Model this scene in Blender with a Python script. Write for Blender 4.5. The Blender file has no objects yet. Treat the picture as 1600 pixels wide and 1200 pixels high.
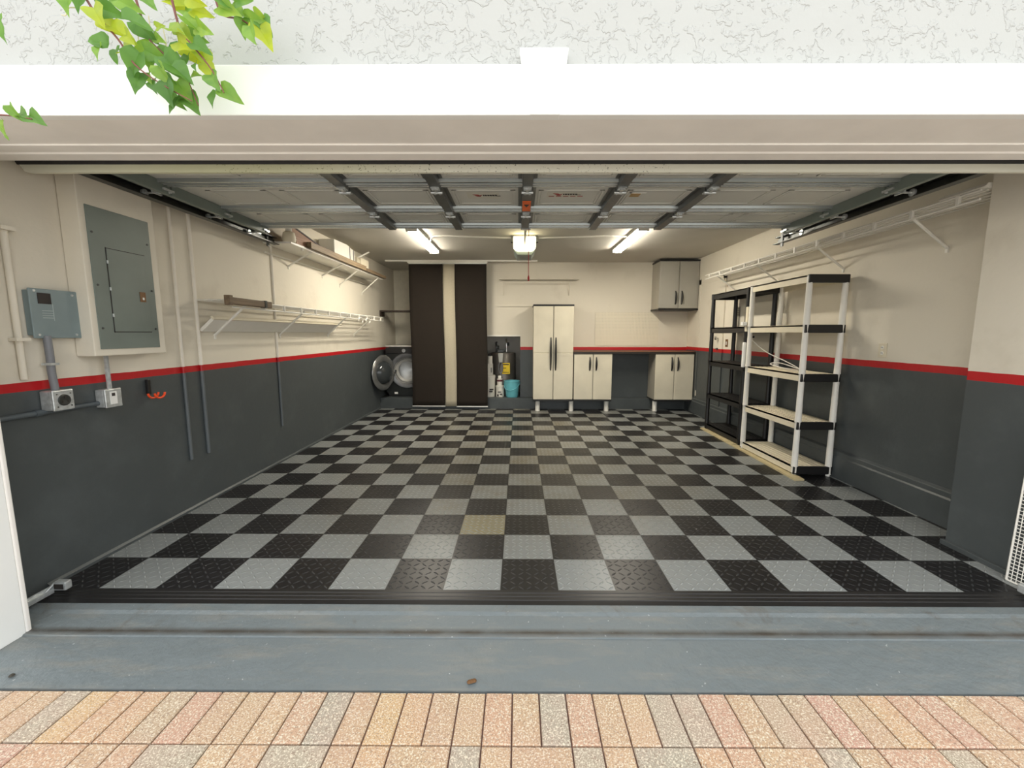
import bpy, bmesh, math, random
from mathutils import Vector, Matrix

S = 0.3048            # everything below is laid out in feet (one floor tile = one foot)
PI = math.pi
scene = bpy.context.scene
COL = scene.collection

# ------------------------------------------------------------------ camera
CAMPOS = Vector((0.3062, -6.699, 4.410))
F_PX, PX0 = 648.24, 807.04
pit, yaw, rol = math.radians(6.917), math.radians(-0.288), math.radians(0.0817)
fw = Vector((math.sin(yaw) * math.cos(pit), math.cos(yaw) * math.cos(pit), -math.sin(pit)))
r0 = Vector((math.cos(yaw), -math.sin(yaw), 0))
u0 = r0.cross(fw)
rt = math.cos(rol) * r0 + math.sin(rol) * u0
up = -math.sin(rol) * r0 + math.cos(rol) * u0
cd = bpy.data.cameras.new('camera')
cam = bpy.data.objects.new('camera', cd)
COL.objects.link(cam)
M = Matrix((rt, up, -fw)).transposed().to_4x4()
M.translation = CAMPOS * S
cam.matrix_world = M
cd.sensor_fit = 'HORIZONTAL'
cd.sensor_width = 36.0
cd.lens = F_PX / 1600 * 36.0
cd.shift_x = -(PX0 - 800) / 1600
cd.clip_start = 0.05
scene.camera = cam

# ------------------------------------------------------------------ world, exposure
scene.view_settings.view_transform = 'Standard'
scene.view_settings.look = 'None'
scene.view_settings.exposure = 0.42
scene.view_settings.gamma = 1.0
try:
    scene.view_settings.use_curve_mapping = False
except Exception:
    pass
world = bpy.data.worlds.new('world')
scene.world = world
world.use_nodes = True
wn = world.node_tree
wn.nodes.clear()
wo = wn.nodes.new('ShaderNodeOutputWorld')
wb = wn.nodes.new('ShaderNodeBackground')
sky = wn.nodes.new('ShaderNodeTexSky')
sky.sky_type = 'NISHITA'
sky.sun_disc = False
sky.sun_elevation = math.radians(50)
sky.sun_rotation = math.radians(200)
sky.dust_density = 3.0
mixw = wn.nodes.new('ShaderNodeMixRGB')
mixw.inputs[0].default_value = 0.85
mixw.inputs[2].default_value = (0.98, 1.0, 1.0, 1)
scl = wn.nodes.new('ShaderNodeMixRGB')
scl.blend_type = 'MULTIPLY'
scl.inputs[0].default_value = 1.0
scl.inputs[2].default_value = (0.12, 0.12, 0.12, 1)
wn.links.new(sky.outputs[0], scl.inputs[1])
wn.links.new(scl.outputs[0], mixw.inputs[1])
wn.links.new(mixw.outputs[0], wb.inputs[0])
wb.inputs[1].default_value = 1.75
wn.links.new(wb.outputs[0], wo.inputs[0])

LAMP = 72.0           # radiance of the ceiling lamps

# ------------------------------------------------------------------ materials
def lin(c):
    if isinstance(c, str):
        c = tuple(int(c[i:i + 2], 16) / 255 for i in (0, 2, 4))
    return tuple(((v / 12.92) if v <= 0.04045 else ((v + 0.055) / 1.055) ** 2.4) for v in c) + (1.0,)

class N:
    def __init__(s, name):
        s.m = bpy.data.materials.new(name)
        s.m.use_nodes = True
        s.t = s.m.node_tree
        s.b = s.t.nodes['Principled BSDF']
        s.geo = None
    def L(s, a, b):
        s.t.links.new(a, b)
    def put(s, v, sock):
        if isinstance(v, (int, float)):
            sock.default_value = v
        elif isinstance(v, tuple):
            sock.default_value = v
        elif v is not None:
            s.L(v, sock)
    def pos(s):
        if s.geo is None:
            s.geo = s.t.nodes.new('ShaderNodeNewGeometry')
        return s.geo.outputs['Position']
    def xyz(s, v=None):
        n = s.t.nodes.new('ShaderNodeSeparateXYZ')
        s.L(v or s.pos(), n.inputs[0])
        return n.outputs[0], n.outputs[1], n.outputs[2]
    def comb(s, a, b, c=0.0):
        n = s.t.nodes.new('ShaderNodeCombineXYZ')
        for i, v in enumerate((a, b, c)):
            s.put(v, n.inputs[i])
        return n.outputs[0]
    def m_(s, op, a, b=None, c=None, clamp=False):
        n = s.t.nodes.new('ShaderNodeMath')
        n.operation = op
        n.use_clamp = clamp
        for i, v in enumerate((a, b, c)):
            if v is not None:
                s.put(v, n.inputs[i])
        return n.outputs[0]
    def noise(s, scale, detail=3, rough=0.5, vec=None, out=0, dist=0.0):
        n = s.t.nodes.new('ShaderNodeTexNoise')
        n.inputs['Scale'].default_value = scale
        n.inputs['Detail'].default_value = detail
        n.inputs['Roughness'].default_value = rough
        n.inputs['Distortion'].default_value = dist
        s.L(vec or s.pos(), n.inputs['Vector'])
        return n.outputs[out]
    def white(s, vec):
        n = s.t.nodes.new('ShaderNodeTexWhiteNoise')
        n.noise_dimensions = '3D'
        s.L(vec, n.inputs[0])
        return n.outputs[0]
    def scalev(s, v, k):
        n = s.t.nodes.new('ShaderNodeVectorMath')
        n.operation = 'MULTIPLY'
        s.L(v, n.inputs[0])
        n.inputs[1].default_value = k
        return n.outputs[0]
    def mix(s, f, a, b, blend='MIX'):
        n = s.t.nodes.new('ShaderNodeMixRGB')
        n.blend_type = blend
        s.put(f, n.inputs[0])
        s.put(a, n.inputs[1])
        s.put(b, n.inputs[2])
        return n.outputs[0]
    def ramp(s, v, stops):
        n = s.t.nodes.new('ShaderNodeValToRGB')
        e = n.color_ramp.elements
        while len(e) < len(stops):
            e.new(0.5)
        for i, (p, c) in enumerate(stops):
            e[i].position = p
            e[i].color = c if isinstance(c, tuple) else (c, c, c, 1)
        s.L(v, n.inputs[0])
        return n.outputs[0]
    def bump(s, h, strength=0.3, dist=0.01):
        n = s.t.nodes.new('ShaderNodeBump')
        n.inputs['Strength'].default_value = strength
        n.inputs['Distance'].default_value = dist
        s.put(h, n.inputs['Height'])
        s.L(n.outputs[0], s.b.inputs['Normal'])
    def fin(s, col=None, rough=0.5, metal=0.0, spec=0.5):
        s.put(col, s.b.inputs['Base Color'])
        s.put(rough, s.b.inputs['Roughness'])
        s.b.inputs['Metallic'].default_value = metal
        s.b.inputs['Specular IOR Level'].default_value = spec
        return s.m

def mat(name, col, rough=0.5, metal=0.0, var=0.06, vs=12.0, bump=0.0, bs=80.0, spec=0.5, bd=0.003):
    n = N(name)
    c = lin(col)
    f = n.noise(vs, 4)
    lo = tuple(v * (1 - var) for v in c[:3]) + (1,)
    hi = tuple(min(1, v * (1 + var)) for v in c[:3]) + (1,)
    colr = n.ramp(f, [(0.3, lo), (0.7, hi)])
    if bump:
        n.bump(n.noise(bs, 4), bump, bd)
    return n.fin(colr, rough, metal, spec)

def emis(name, col, k, rough=0.4):
    n = N(name)
    n.b.inputs['Emission Color'].default_value = lin(col)
    n.b.inputs['Emission Strength'].default_value = k
    return n.fin(lin(col), rough)

CREAM, RED, DARK = 'dcd5c5', 'b5131b', '484d4e'
def wallpaint(name, z0, z1, bumpk=0.25, top=CREAM, dark=DARK):
    n = N(name)
    x, y, z = n.xyz()
    wob = n.m_('MULTIPLY', n.m_('SUBTRACT', n.noise(9, 2), 0.5), 0.006)
    zz = n.m_('ADD', z, wob)
    a = n.m_('GREATER_THAN', zz, z0 * S)
    b = n.m_('GREATER_THAN', zz, z1 * S)
    cr = lin(top)
    smudge = n.ramp(n.noise(2.2, 5, 0.6), [(0.55, 0.0), (0.75, 1.0)])
    creamc = n.mix(n.m_('MULTIPLY', smudge, 0.22), cr, lin('9c9078'))
    dk = lin(dark)
    darkc = n.mix(n.m_('MULTIPLY', n.ramp(n.noise(3.1, 6, 0.65), [(0.5, 0.0), (0.8, 1.0)]), 0.25), dk, lin('6d7475'))
    c = n.mix(a, darkc, lin(RED))
    c = n.mix(b, c, creamc)
    n.bump(n.m_('ADD', n.noise(28, 5, 0.6), n.m_('MULTIPLY', n.noise(3.0, 3), 1.5)), bumpk, 0.006)
    rough = n.m_('ADD', n.m_('MULTIPLY', b, 0.25), 0.42)
    return n.fin(c, rough)

M_wall_l = wallpaint('paint_left', 3.45, 3.60)
M_wall_r = wallpaint('paint_right', 3.50, 3.68)
M_wall_b = wallpaint('paint_back', 3.46, 3.64)
M_niche = mat('paint_niche', 'b8b6ad', 0.5, var=0.12, vs=4, bump=0.2)
M_darkpaint = mat('paint_dark_grey', DARK, 0.45, var=0.12, vs=5, bump=0.3, bs=20, bd=0.006)
M_cream = mat('paint_cream', CREAM, 0.65, var=0.05, vs=4, bump=0.25, bs=40, bd=0.004)
M_ceil = mat('paint_ceiling', 'c2beb4', 0.8, var=0.03, vs=3, bump=0.15, bs=60)
M_white = mat('white_enamel', 'e9e6dd', 0.4, var=0.02)
M_trimwhite = mat('white_trim_paint', 'f3f4f1', 0.6, var=0.02, vs=5, bump=0.15, bs=25)
M_reveal = mat('beige_trim_paint', 'f2eee8', 0.6, var=0.04, vs=5, bump=0.15, bs=25)
M_greysteel = mat('grey_enamel_steel', '7b8a8c', 0.42, var=0.07, vs=6)
M_panelgrey = mat('panel_grey_steel', '6f7973', 0.45, var=0.12, vs=3)
M_galv = mat('galvanised_steel', 'c6caca', 0.3, 0.5, var=0.2, vs=40)
M_darksteel = mat('dark_steel', '4d4f4e', 0.38, 0.75, var=0.15, vs=30)
M_stile = mat('stile_steel', '5e6060', 0.4, 0.4, var=0.12, vs=20)
M_doorskin = mat('door_skin', 'c9c9c2', 0.5, 0.0, var=0.04, vs=3)
M_doorrail = mat('door_rail', 'a4aaaa', 0.25, 0.6, var=0.06, vs=6)
M_blackpl = mat('black_plastic', '1c1b1b', 0.4, var=0.1)
M_rubber = mat('black_rubber', '262524', 0.7, var=0.15)
M_creampl = mat('cream_resin', 'dcd3bc', 0.45, var=0.04, vs=8)
M_postwhite = mat('white_pvc', 'ebe8df', 0.35, var=0.03)
M_cabdoor = mat('cabinet_resin', 'd3ccb8', 0.5, var=0.09, vs=2.5)
M_cabside = mat('cabinet_side_resin', 'a5a093', 0.5, var=0.05, vs=3)
M_curtain = mat('brown_fabric', '221a12', 0.9, var=0.12, vs=60, bump=0.3, bs=500)
M_curtainb = mat('beige_fabric', 'b9b09a', 0.85, var=0.05, vs=60, bump=0.3, bs=500)
M_silverbar = mat('silver_bar', 'dcdcd6', 0.35, 0.3)
M_counter = mat('counter_wood', '8a5a3a', 0.45, var=0.2, vs=6)
M_counteredge = mat('counter_edge', '2f2620', 0.5, var=0.1)
M_orange = mat('orange_rubber', 'f0501e', 0.5, var=0.04)
M_cond = mat('grey_conduit', '77797d', 0.5, var=0.06)
M_condpaint = mat('painted_conduit', '50585c', 0.45, var=0.1)
M_redrope = mat('red_rope', 'a81f1f', 0.7, var=0.1)
M_label = mat('white_label', 'e8e8e4', 0.5, var=0.01)
M_ink = mat('dark_ink', '2c2624', 0.6, var=0.1)
M_inkred = mat('red_ink', '8d2a24', 0.6, var=0.1)
M_yellow = mat('yellow_label', 'e2c21a', 0.5, var=0.05, vs=30)
M_washer = mat('graphite_enamel', '2e302f', 0.3, 0.4, var=0.08)
M_chrome = mat('chrome', 'c8c9c6', 0.15, 0.95, var=0.05)
M_blue = mat('aqua_plastic', '6fc0cc', 0.4, var=0.05)
M_heater = mat('heater_enamel', '6b6761', 0.35, 0.3, var=0.08)
M_lathe = mat('pale_wood_lath', 'c3b48c', 0.55, var=0.12, vs=10)
M_leafstem = mat('vine_stem', '7a4a42', 0.7, var=0.2, vs=40)
M_twig = mat('dry_twig', 'd8cfae', 0.8, var=0.1, vs=40)
M_cable = mat('white_cable', 'e6e2d8', 0.45, var=0.02)
M_glass = mat('dark_glass', '3c4042', 0.08, 0.1, var=0.05)
M_orangetag = mat('orange_tag', 'e8641b', 0.5, var=0.08, vs=20)
M_brass = mat('latch_bronze', '6b4a26', 0.45, 0.2, var=0.1)
M_lamp = emis('lamp_diffuser', 'fff6e4', LAMP)
M_lens = emis('opener_lens', 'fff3c8', 5.0)

def wood(name, c1, c2, axis=1):
    n = N(name)
    k = [60, 60, 60]
    k[axis] = 3
    f = n.noise(1.0, 5, 0.6, n.scalev(n.pos(), tuple(k)))
    n.bump(f, 0.2, 0.002)
    return n.fin(n.ramp(f, [(0.3, lin(c1)), (0.7, lin(c2))]), 0.6)
M_wood = wood('weathered_plank', '6b5a45', '9a8567')
M_wood2 = wood('pinkish_plank', '8a6450', 'b08a70')
M_woodd = wood('dark_panel_edge', '2c211b', '403028')
M_wood3 = wood('brown_batten', '5c4c3a', '7d6a52')

def floor_mat():
    n = N('snap_tile_floor')
    x, y, z = n.xyz()
    X = n.m_('DIVIDE', x, S)
    Y = n.m_('DIVIDE', y, S)
    ix, iy = n.m_('FLOOR', X), n.m_('FLOOR', Y)
    chk = n.m_('FLOORED_MODULO', n.m_('ADD', ix, iy), 2.0)
    par = n.m_('GREATER_THAN', chk, 0.5)
    rnd = n.white(n.comb(ix, iy, 3.0))
    rnd2 = n.white(n.comb(ix, iy, 8.0))
    light = n.mix(rnd, lin('7e8281'), lin('8c908f'))
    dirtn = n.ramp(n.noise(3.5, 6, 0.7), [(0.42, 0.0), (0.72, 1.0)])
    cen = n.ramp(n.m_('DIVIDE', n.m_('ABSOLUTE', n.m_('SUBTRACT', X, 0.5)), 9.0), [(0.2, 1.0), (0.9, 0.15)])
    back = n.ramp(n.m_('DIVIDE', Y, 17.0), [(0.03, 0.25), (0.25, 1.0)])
    dirt_and_shade = n.m_('MULTIPLY', n.m_('MULTIPLY', cen, back), n.m_('ADD', n.m_('MULTIPLY', dirtn, 0.45), n.m_('ADD', 0.15, n.m_('MULTIPLY', rnd2, 0.4))))  # real dirt, strengthened away from the door to paint in far-floor shade
    light = n.mix(n.m_('MULTIPLY', dirt_and_shade, 0.9, clamp=True), light, lin('665c42'))
    # one badly stained tile
    st = n.m_('MULTIPLY', n.m_('COMPARE', ix, -1.0, 0.1), n.m_('COMPARE', iy, 2.0, 0.1))
    wv = n.m_('SINE', n.m_('MULTIPLY', n.m_('ADD', n.m_('ADD', X, n.m_('MULTIPLY', Y, 1.6)), n.m_('MULTIPLY', n.noise(6, 3), 0.5)), 40.0))
    light = n.mix(n.m_('MULTIPLY', st, n.m_('ADD', 0.45, n.m_('MULTIPLY', wv, 0.3))), light, lin('8a7a3c'))
    dark = n.mix(rnd, lin('121214'), lin('1b1a1c'))
    dark = n.mix(n.m_('MULTIPLY', dirt_and_shade, 0.5), dark, lin('3a362f'))
    c = n.mix(par, dark, light)
    # seams
    fx, fy = n.m_('FRACT', X), n.m_('FRACT', Y)
    dx = n.m_('MINIMUM', fx, n.m_('SUBTRACT', 1.0, fx))
    dy = n.m_('MINIMUM', fy, n.m_('SUBTRACT', 1.0, fy))
    d = n.m_('MINIMUM', dx, dy)
    seam = n.m_('LESS_THAN', d, 0.008)
    c = n.mix(n.m_('MULTIPLY', seam, 0.75), c, lin('141414'))
    # diamond tread
    K = 7.0
    U, V = n.m_('MULTIPLY', X, K), n.m_('MULTIPLY', Y, K)
    iu, iv = n.m_('FLOOR', U), n.m_('FLOOR', V)
    sgn = n.m_('SUBTRACT', n.m_('MULTIPLY', n.m_('GREATER_THAN', n.m_('FLOORED_MODULO', n.m_('ADD', iu, iv), 2.0), 0.5), 2.0), 1.0)
    u = n.m_('SUBTRACT', n.m_('FRACT', U), 0.5)
    v = n.m_('SUBTRACT', n.m_('FRACT', V), 0.5)
    vs_ = n.m_('MULTIPLY', v, sgn)
    a = n.m_('MULTIPLY', n.m_('ADD', u, vs_), 0.7071)
    b = n.m_('MULTIPLY', n.m_('SUBTRACT', u, vs_), 0.7071)
    q = n.m_('ADD', n.m_('POWER', n.m_('ABSOLUTE', n.m_('DIVIDE', a, 0.44)), 2.0), n.m_('POWER', n.m_('ABSOLUTE', n.m_('DIVIDE', b, 0.12)), 2.0))
    h = n.m_('SUBTRACT', 1.0, q, clamp=True)
    h = n.m_('POWER', h, 0.6)
    h = n.m_('SUBTRACT', h, n.m_('MULTIPLY', seam, 1.0))
    n.bump(h, 1.0, 0.0035)
    rough = n.m_('ADD', 0.30, n.m_('MULTIPLY', n.noise(5, 4), 0.12))
    tread_glint = n.mix(par, lin('6a6c6e'), lin('ccd0d0'))
    c = n.mix(n.m_('MULTIPLY', n.m_('MAXIMUM', h, 0.0), 0.3), c, tread_glint)  # raised tread tops coloured lighter, a highlight painted into the tile
    fleck = n.ramp(n.noise(38, 1), [(0.785, 0.0), (0.80, 1.0)])
    c = n.mix(n.m_('MULTIPLY', fleck, 0.7), c, lin('b9b8b2'))
    return n.fin(c, rough, 0.0, 0.32)
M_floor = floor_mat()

def stucco_mat():
    n = N('knockdown_stucco')
    warp = n.noise(14.0, 3, out=1)
    v = n.t.nodes.new('ShaderNodeVectorMath')
    v.operation = 'MULTIPLY_ADD'
    n.L(warp, v.inputs[0]); v.inputs[1].default_value = (0.07, 0.07, 0.07); n.L(n.pos(), v.inputs[2])
    base = n.noise(24.0, 3, 0.55, vec=v.outputs[0])
    big = n.noise(1.7, 3, 0.5)
    plate = n.ramp(n.m_('ADD', base, n.m_('MULTIPLY', n.m_('SUBTRACT', big, 0.5), 0.8)), [(0.47, 0.0), (0.53, 1.0)])
    fine = n.noise(40, 5, 0.6)
    h = n.m_('ADD', plate, n.m_('MULTIPLY', fine, 0.35))
    n.bump(h, 0.7, 0.005)
    c = n.mix(n.m_('MULTIPLY', n.noise(4, 5), 0.3), lin('b8b9b5'), lin('a8a9a5'))
    return n.fin(c, 0.75)
M_stucco = stucco_mat()

def slab_mat():
    n = N('painted_concrete')
    st = n.ramp(n.noise(1.0, 6, 0.65, n.scalev(n.pos(), (3.0, 14.0, 6.0))), [(0.5, 0.0), (0.78, 1.0)])
    c = n.mix(n.m_('MULTIPLY', st, 0.65), lin('6f7779'), lin('8a877e'))
    fl = n.ramp(n.noise(60, 2), [(0.74, 0.0), (0.78, 1.0)])
    c = n.mix(fl, c, lin('b8bcba'))
    x, y, z = n.xyz()
    Y = n.m_('DIVIDE', y, S)
    # dirt caught along the foot of the low lip
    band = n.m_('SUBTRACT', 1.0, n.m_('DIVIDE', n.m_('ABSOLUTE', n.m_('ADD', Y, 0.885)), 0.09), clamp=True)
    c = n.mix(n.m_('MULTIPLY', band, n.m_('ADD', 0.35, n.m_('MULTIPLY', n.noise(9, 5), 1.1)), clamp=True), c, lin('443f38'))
    smear = n.ramp(n.noise(5.0, 6, 0.7, dist=0.6), [(0.58, 0.0), (0.70, 1.0)])
    inner = n.m_('GREATER_THAN', Y, -0.97)
    c = n.mix(n.m_('MULTIPLY', n.m_('MULTIPLY', smear, inner), 0.5), c, lin('5a5249'))
    scr = n.ramp(n.noise(1.0, 4, 0.6, n.scalev(n.pos(), (40.0, 26.0, 20.0))), [(0.70, 0.0), (0.76, 1.0)])
    c = n.mix(n.m_('MULTIPLY', scr, 0.5), c, lin('aeb4b4'))
    n.bump(n.m_('ADD', n.noise(18, 6, 0.6), n.m_('MULTIPLY', n.noise(3, 3), 2.0)), 0.8, 0.01)
    return n.fin(c, n.m_('ADD', 0.35, n.m_('MULTIPLY', n.noise(7, 4), 0.2)))
M_slab = slab_mat()

def paver_mat():
    n = N('clay_pavers')
    at = n.t.nodes.new('ShaderNodeAttribute')
    at.attribute_name = 'tone'
    base = n.ramp(at.outputs['Fac'], [(0.0, lin('9b9a8e')), (0.22, lin('ada08c')), (0.3, lin('b99d7e')), (0.6, lin('c0a382')), (0.8, lin('bb9481')), (1.0, lin('c6a878'))])
    sp = n.noise(170, 3, 0.6)
    c = n.mix(n.ramp(sp, [(0.5, 0.0), (0.62, 1.0)]), base, lin('ded4be'))
    c = n.mix(n.ramp(n.noise(210, 2), [(0.56, 0.0), (0.66, 0.75)]), c, lin('7e6654'))
    c = n.mix(n.m_('MULTIPLY', n.ramp(n.noise(5, 5), [(0.4, 0.0), (0.7, 1.0)]), 0.25), c, lin('bd9384'))
    n.bump(sp, 0.35, 0.002)
    return n.fin(c, 0.85)
M_paver = paver_mat()
M_joint = mat('paver_joint_sand', '745a50', 0.95, var=0.25, vs=60)

def pegboard_mat():
    n = N('pegboard')
    x, y, z = n.xyz()
    q = 12.0 / S
    u = n.m_('SUBTRACT', n.m_('FRACT', n.m_('MULTIPLY', x, q)), 0.5)
    v = n.m_('SUBTRACT', n.m_('FRACT', n.m_('MULTIPLY', z, q)), 0.5)
    r = n.m_('ADD', n.m_('MULTIPLY', u, u), n.m_('MULTIPLY', v, v))
    hole = n.m_('LESS_THAN', r, 0.035)
    return n.fin(n.mix(n.m_('MULTIPLY', hole, 0.6), lin('e2dac6'), lin('5a5040')), 0.6)
M_peg = pegboard_mat()

def leaf_mat():
    n = N('vine_leaf')
    at = n.t.nodes.new('ShaderNodeAttribute')
    at.attribute_name = 'tone'
    c = n.ramp(at.outputs['Fac'], [(0.0, lin('55803a')), (0.35, lin('74a348')), (0.6, lin('9cc24e')), (0.8, lin('bdd04c')), (1.0, lin('d2da38'))])  # brightest yellow tones paint in sun shining through some leaves
    c = n.mix(n.m_('MULTIPLY', n.noise(40, 4), 0.35), c, lin('4c7f2a'))
    tr = n.t.nodes.new('ShaderNodeBsdfTranslucent')
    n.L(c, tr.inputs[0])
    mx = n.t.nodes.new('ShaderNodeMixShader')
    mx.inputs[0].default_value = 0.5
    out = n.t.nodes['Material Output']
    n.L(n.b.outputs[0], mx.inputs[1])
    n.L(tr.outputs[0], mx.inputs[2])
    n.L(mx.outputs[0], out.inputs[0])
    return n.fin(c, 0.4)
M_leaf = leaf_mat()

def rail_spots():
    n = N('spotted_aluminium')
    x, y, z = n.xyz()
    X = n.m_('DIVIDE', x, S)
    sp = n.ramp(n.noise(120, 3), [(0.64, 0.0), (0.68, 1.0)])
    reg = n.m_('MULTIPLY', n.m_('GREATER_THAN', X, -4.6), n.m_('LESS_THAN', X, 2.8))
    c = n.mix(n.m_('MULTIPLY', n.m_('MULTIPLY', sp, reg), 0.8), lin('e4e2d2'), lin('54503c'))
    alg = n.ramp(n.m_('ABSOLUTE', n.m_('DIVIDE', n.m_('ADD', X, 4.4), 4.0)), [(0.2, 1.0), (0.9, 0.0)])
    c = n.mix(n.m_('MULTIPLY', alg, 0.45), c, lin('a6a95a'))
    return n.fin(c, 0.45, 0.0)
M_rail = rail_spots()

# ------------------------------------------------------------------ mesh helpers (feet)
def B():
    return bmesh.new()

def box(bm, x0, x1, y0, y1, z0, z1):
    v = [bm.verts.new((x, y, z)) for z in (z0, z1) for y in (y0, y1) for x in (x0, x1)]
    for f in ((0, 2, 3, 1), (4, 5, 7, 6), (0, 1, 5, 4), (2, 6, 7, 3), (0, 4, 6, 2), (1, 3, 7, 5)):
        bm.faces.new([v[i] for i in f])
    return v

def prism(bm, pts, axis, a, b):
    """outline pts (2D) extruded along axis 0/1/2 from a to b"""
    def mk(p, t):
        if axis == 0: return (t, p[0], p[1])
        if axis == 1: return (p[0], t, p[1])
        return (p[0], p[1], t)
    A = [bm.verts.new(mk(p, a)) for p in pts]
    C = [bm.verts.new(mk(p, b)) for p in pts]
    n = len(pts)
    bm.faces.new(A[::-1]); bm.faces.new(C)
    for i in range(n):
        bm.faces.new((A[i], A[(i + 1) % n], C[(i + 1) % n], C[i]))

def tube(bm, pts, r, seg=8, cap=True):
    pts = [Vector(p) for p in pts]
    rings = []
    prev = None
    for i, p in enumerate(pts):
        if i == 0: d = pts[1] - pts[0]
        elif i == len(pts) - 1: d = pts[-1] - pts[-2]
        else: d = (pts[i + 1] - p).normalized() + (p - pts[i - 1]).normalized()
        d.normalize()
        if prev is None:
            a = Vector((0, 0, 1)) if abs(d.z) < 0.9 else Vector((1, 0, 0))
            s = d.cross(a).normalized()
        else:
            s = (prev - d * prev.dot(d)).normalized()
        prev = s
        t = d.cross(s)
        rr = r[i] if isinstance(r, (list, tuple)) else r
        rings.append([bm.verts.new(p + s * rr * math.cos(2 * PI * k / seg) + t * rr * math.sin(2 * PI * k / seg)) for k in range(seg)])
    for a, b in zip(rings, rings[1:]):
        for k in range(seg):
            bm.faces.new((a[k], a[(k + 1) % seg], b[(k + 1) % seg], b[k]))
    if cap:
        bm.faces.new(rings[0][::-1]); bm.faces.new(rings[-1])

def lathe(bm, prof, c, axis=2, seg=32, cap=True):
    """profile [(r, t)] round an axis through c"""
    rings = []
    for r, t in prof:
        ring = []
        for k in range(seg):
            a = 2 * PI * k / seg
            u, v = r * math.cos(a), r * math.sin(a)
            if axis == 2: p = (c[0] + u, c[1] + v, c[2] + t)
            elif axis == 1: p = (c[0] + u, c[1] + t, c[2] + v)
            else: p = (c[0] + t, c[1] + u, c[2] + v)
            ring.append(bm.verts.new(p))
        rings.append(ring)
    for a, b in zip(rings, rings[1:]):
        for k in range(seg):
            bm.faces.new((a[k], a[(k + 1) % seg], b[(k + 1) % seg], b[k]))
    if not cap: return
    if prof[0][0] > 1e-6: bm.faces.new(rings[0][::-1])
    if prof[-1][0] > 1e-6: bm.faces.new(rings[-1])

def smoothpath(pts, n=6):
    pts = [Vector(p) for p in pts]
    out = []
    for i in range(len(pts) - 1):
        p0 = pts[max(i - 1, 0)]; p1 = pts[i]; p2 = pts[i + 1]; p3 = pts[min(i + 2, len(pts) - 1)]
        for k in range(n):
            t = k / n
            out.append(0.5 * ((2 * p1) + (p2 - p0) * t + (2 * p0 - 5 * p1 + 4 * p2 - p3) * t * t + (3 * p1 - p0 - 3 * p2 + p3) * t ** 3))
    out.append(pts[-1])
    return out

ORG = {}
def obj(name, bm, m, parent=None, bevel=0.0, smooth=False, label=None, org=None, segs=2):
    bmesh.ops.recalc_face_normals(bm, faces=bm.faces)
    if org is None:
        if parent is not None:
            org = Vector((0, 0, 0))
            for o in (parent,):
                org = ORG[o.name].copy()
            # part origin at its own bounding-box centre
        if parent is None:
            org = Vector((0, 0, 0))
    xs = [v.co for v in bm.verts]
    lo = Vector((min(v.x for v in xs), min(v.y for v in xs), min(v.z for v in xs)))
    hi = Vector((max(v.x for v in xs), max(v.y for v in xs), max(v.z for v in xs)))
    c = (lo + hi) / 2
    if parent is None:
        c.z = lo.z
    for v in bm.verts:
        v.co = (v.co - c) * S
    me = bpy.data.meshes.new(name)
    if smooth:
        for f in bm.faces:
            f.smooth = True
    bm.to_mesh(me); bm.free()
    me.materials.append(m)
    o = bpy.data.objects.new(name, me)
    COL.objects.link(o)
    ORG[o.name] = c
    if parent is not None:
        o.parent = parent
        o.location = (c - ORG[parent.name]) * S
    else:
        o.location = c * S
    if bevel:
        md = o.modifiers.new('bevel', 'BEVEL')
        md.width = bevel * S
        md.segments = segs
        md.limit_method = 'ANGLE'
        md.angle_limit = math.radians(40)
    if smooth:
        md = o.modifiers.new('wn', 'EDGE_SPLIT')
        md.split_angle = math.radians(45)
    if label:
        o['label'] = label
    return o

def struct(name, bm, m, bevel=0.0, parent=None):
    o = obj(name, bm, m, parent, bevel)
    if parent is None:
        o['kind'] = 'structure'
    return o

def thing(name, label, cat, loc, group=None):
    o = bpy.data.objects.new(name, None)
    COL.objects.link(o)
    o.empty_display_size = 0.1
    o.location = Vector(loc) * S
    ORG[o.name] = Vector(loc)
    o['label'] = label; o['category'] = cat
    if group: o['group'] = group
    return o

def tag(o, label, cat, group=None):
    o['label'] = label; o['category'] = cat
    if group: o['group'] = group
    return o

def dup(root, delta, label, group=None):
    d = Vector(delta)
    r = root.copy(); COL.objects.link(r)
    r.location = root.location + d * S
    ORG[r.name] = ORG[root.name] + d
    r['label'] = label
    if group: r['group'] = group
    for ch in list(root.children):
        c = ch.copy(); COL.objects.link(c); c.parent = r
        for g in ch.children:
            e = g.copy(); COL.objects.link(e); e.parent = c
    return r

def bx(*a):
    b = B(); box(b, *a); return b

XL, XR, YB, ZC = -7.88, 10.2, 17.9, 8.5

# ------------------------------------------------------------------ floor
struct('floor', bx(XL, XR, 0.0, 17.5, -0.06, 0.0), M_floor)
b = B()
prism(b, [(0.0, 0.0), (-0.06, -0.004), (-0.07, -0.012), (-0.14, -0.014), (-0.15, -0.022), (-0.22, -0.026), (-0.23, -0.034), (-0.32, -0.05), (0.0, -0.05)], 0, XL, 9.35)
o = obj('floor_edge_strip', b, M_blackpl); tag(o, 'black ribbed ramp strip along the front edge of the checkered floor', 'edging')
b = B()
prism(b, [(20.0, -0.06), (-0.32, -0.052), (-0.48, -0.056), (-0.54, -0.085), (-0.97, -0.115), (-0.975, -0.135), (-1.88, -0.15), (-1.90, -0.8), (20.0, -0.8)], 0, -12, 14)
struct('floor.001', b, M_slab)
# raised plinth along the back wall, carrying on into the recesses
struct('trim_1', bx(-7.88, 10.2, 17.5, 21.2, -0.05, 0.64), M_darkpaint, 0.02)

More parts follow.
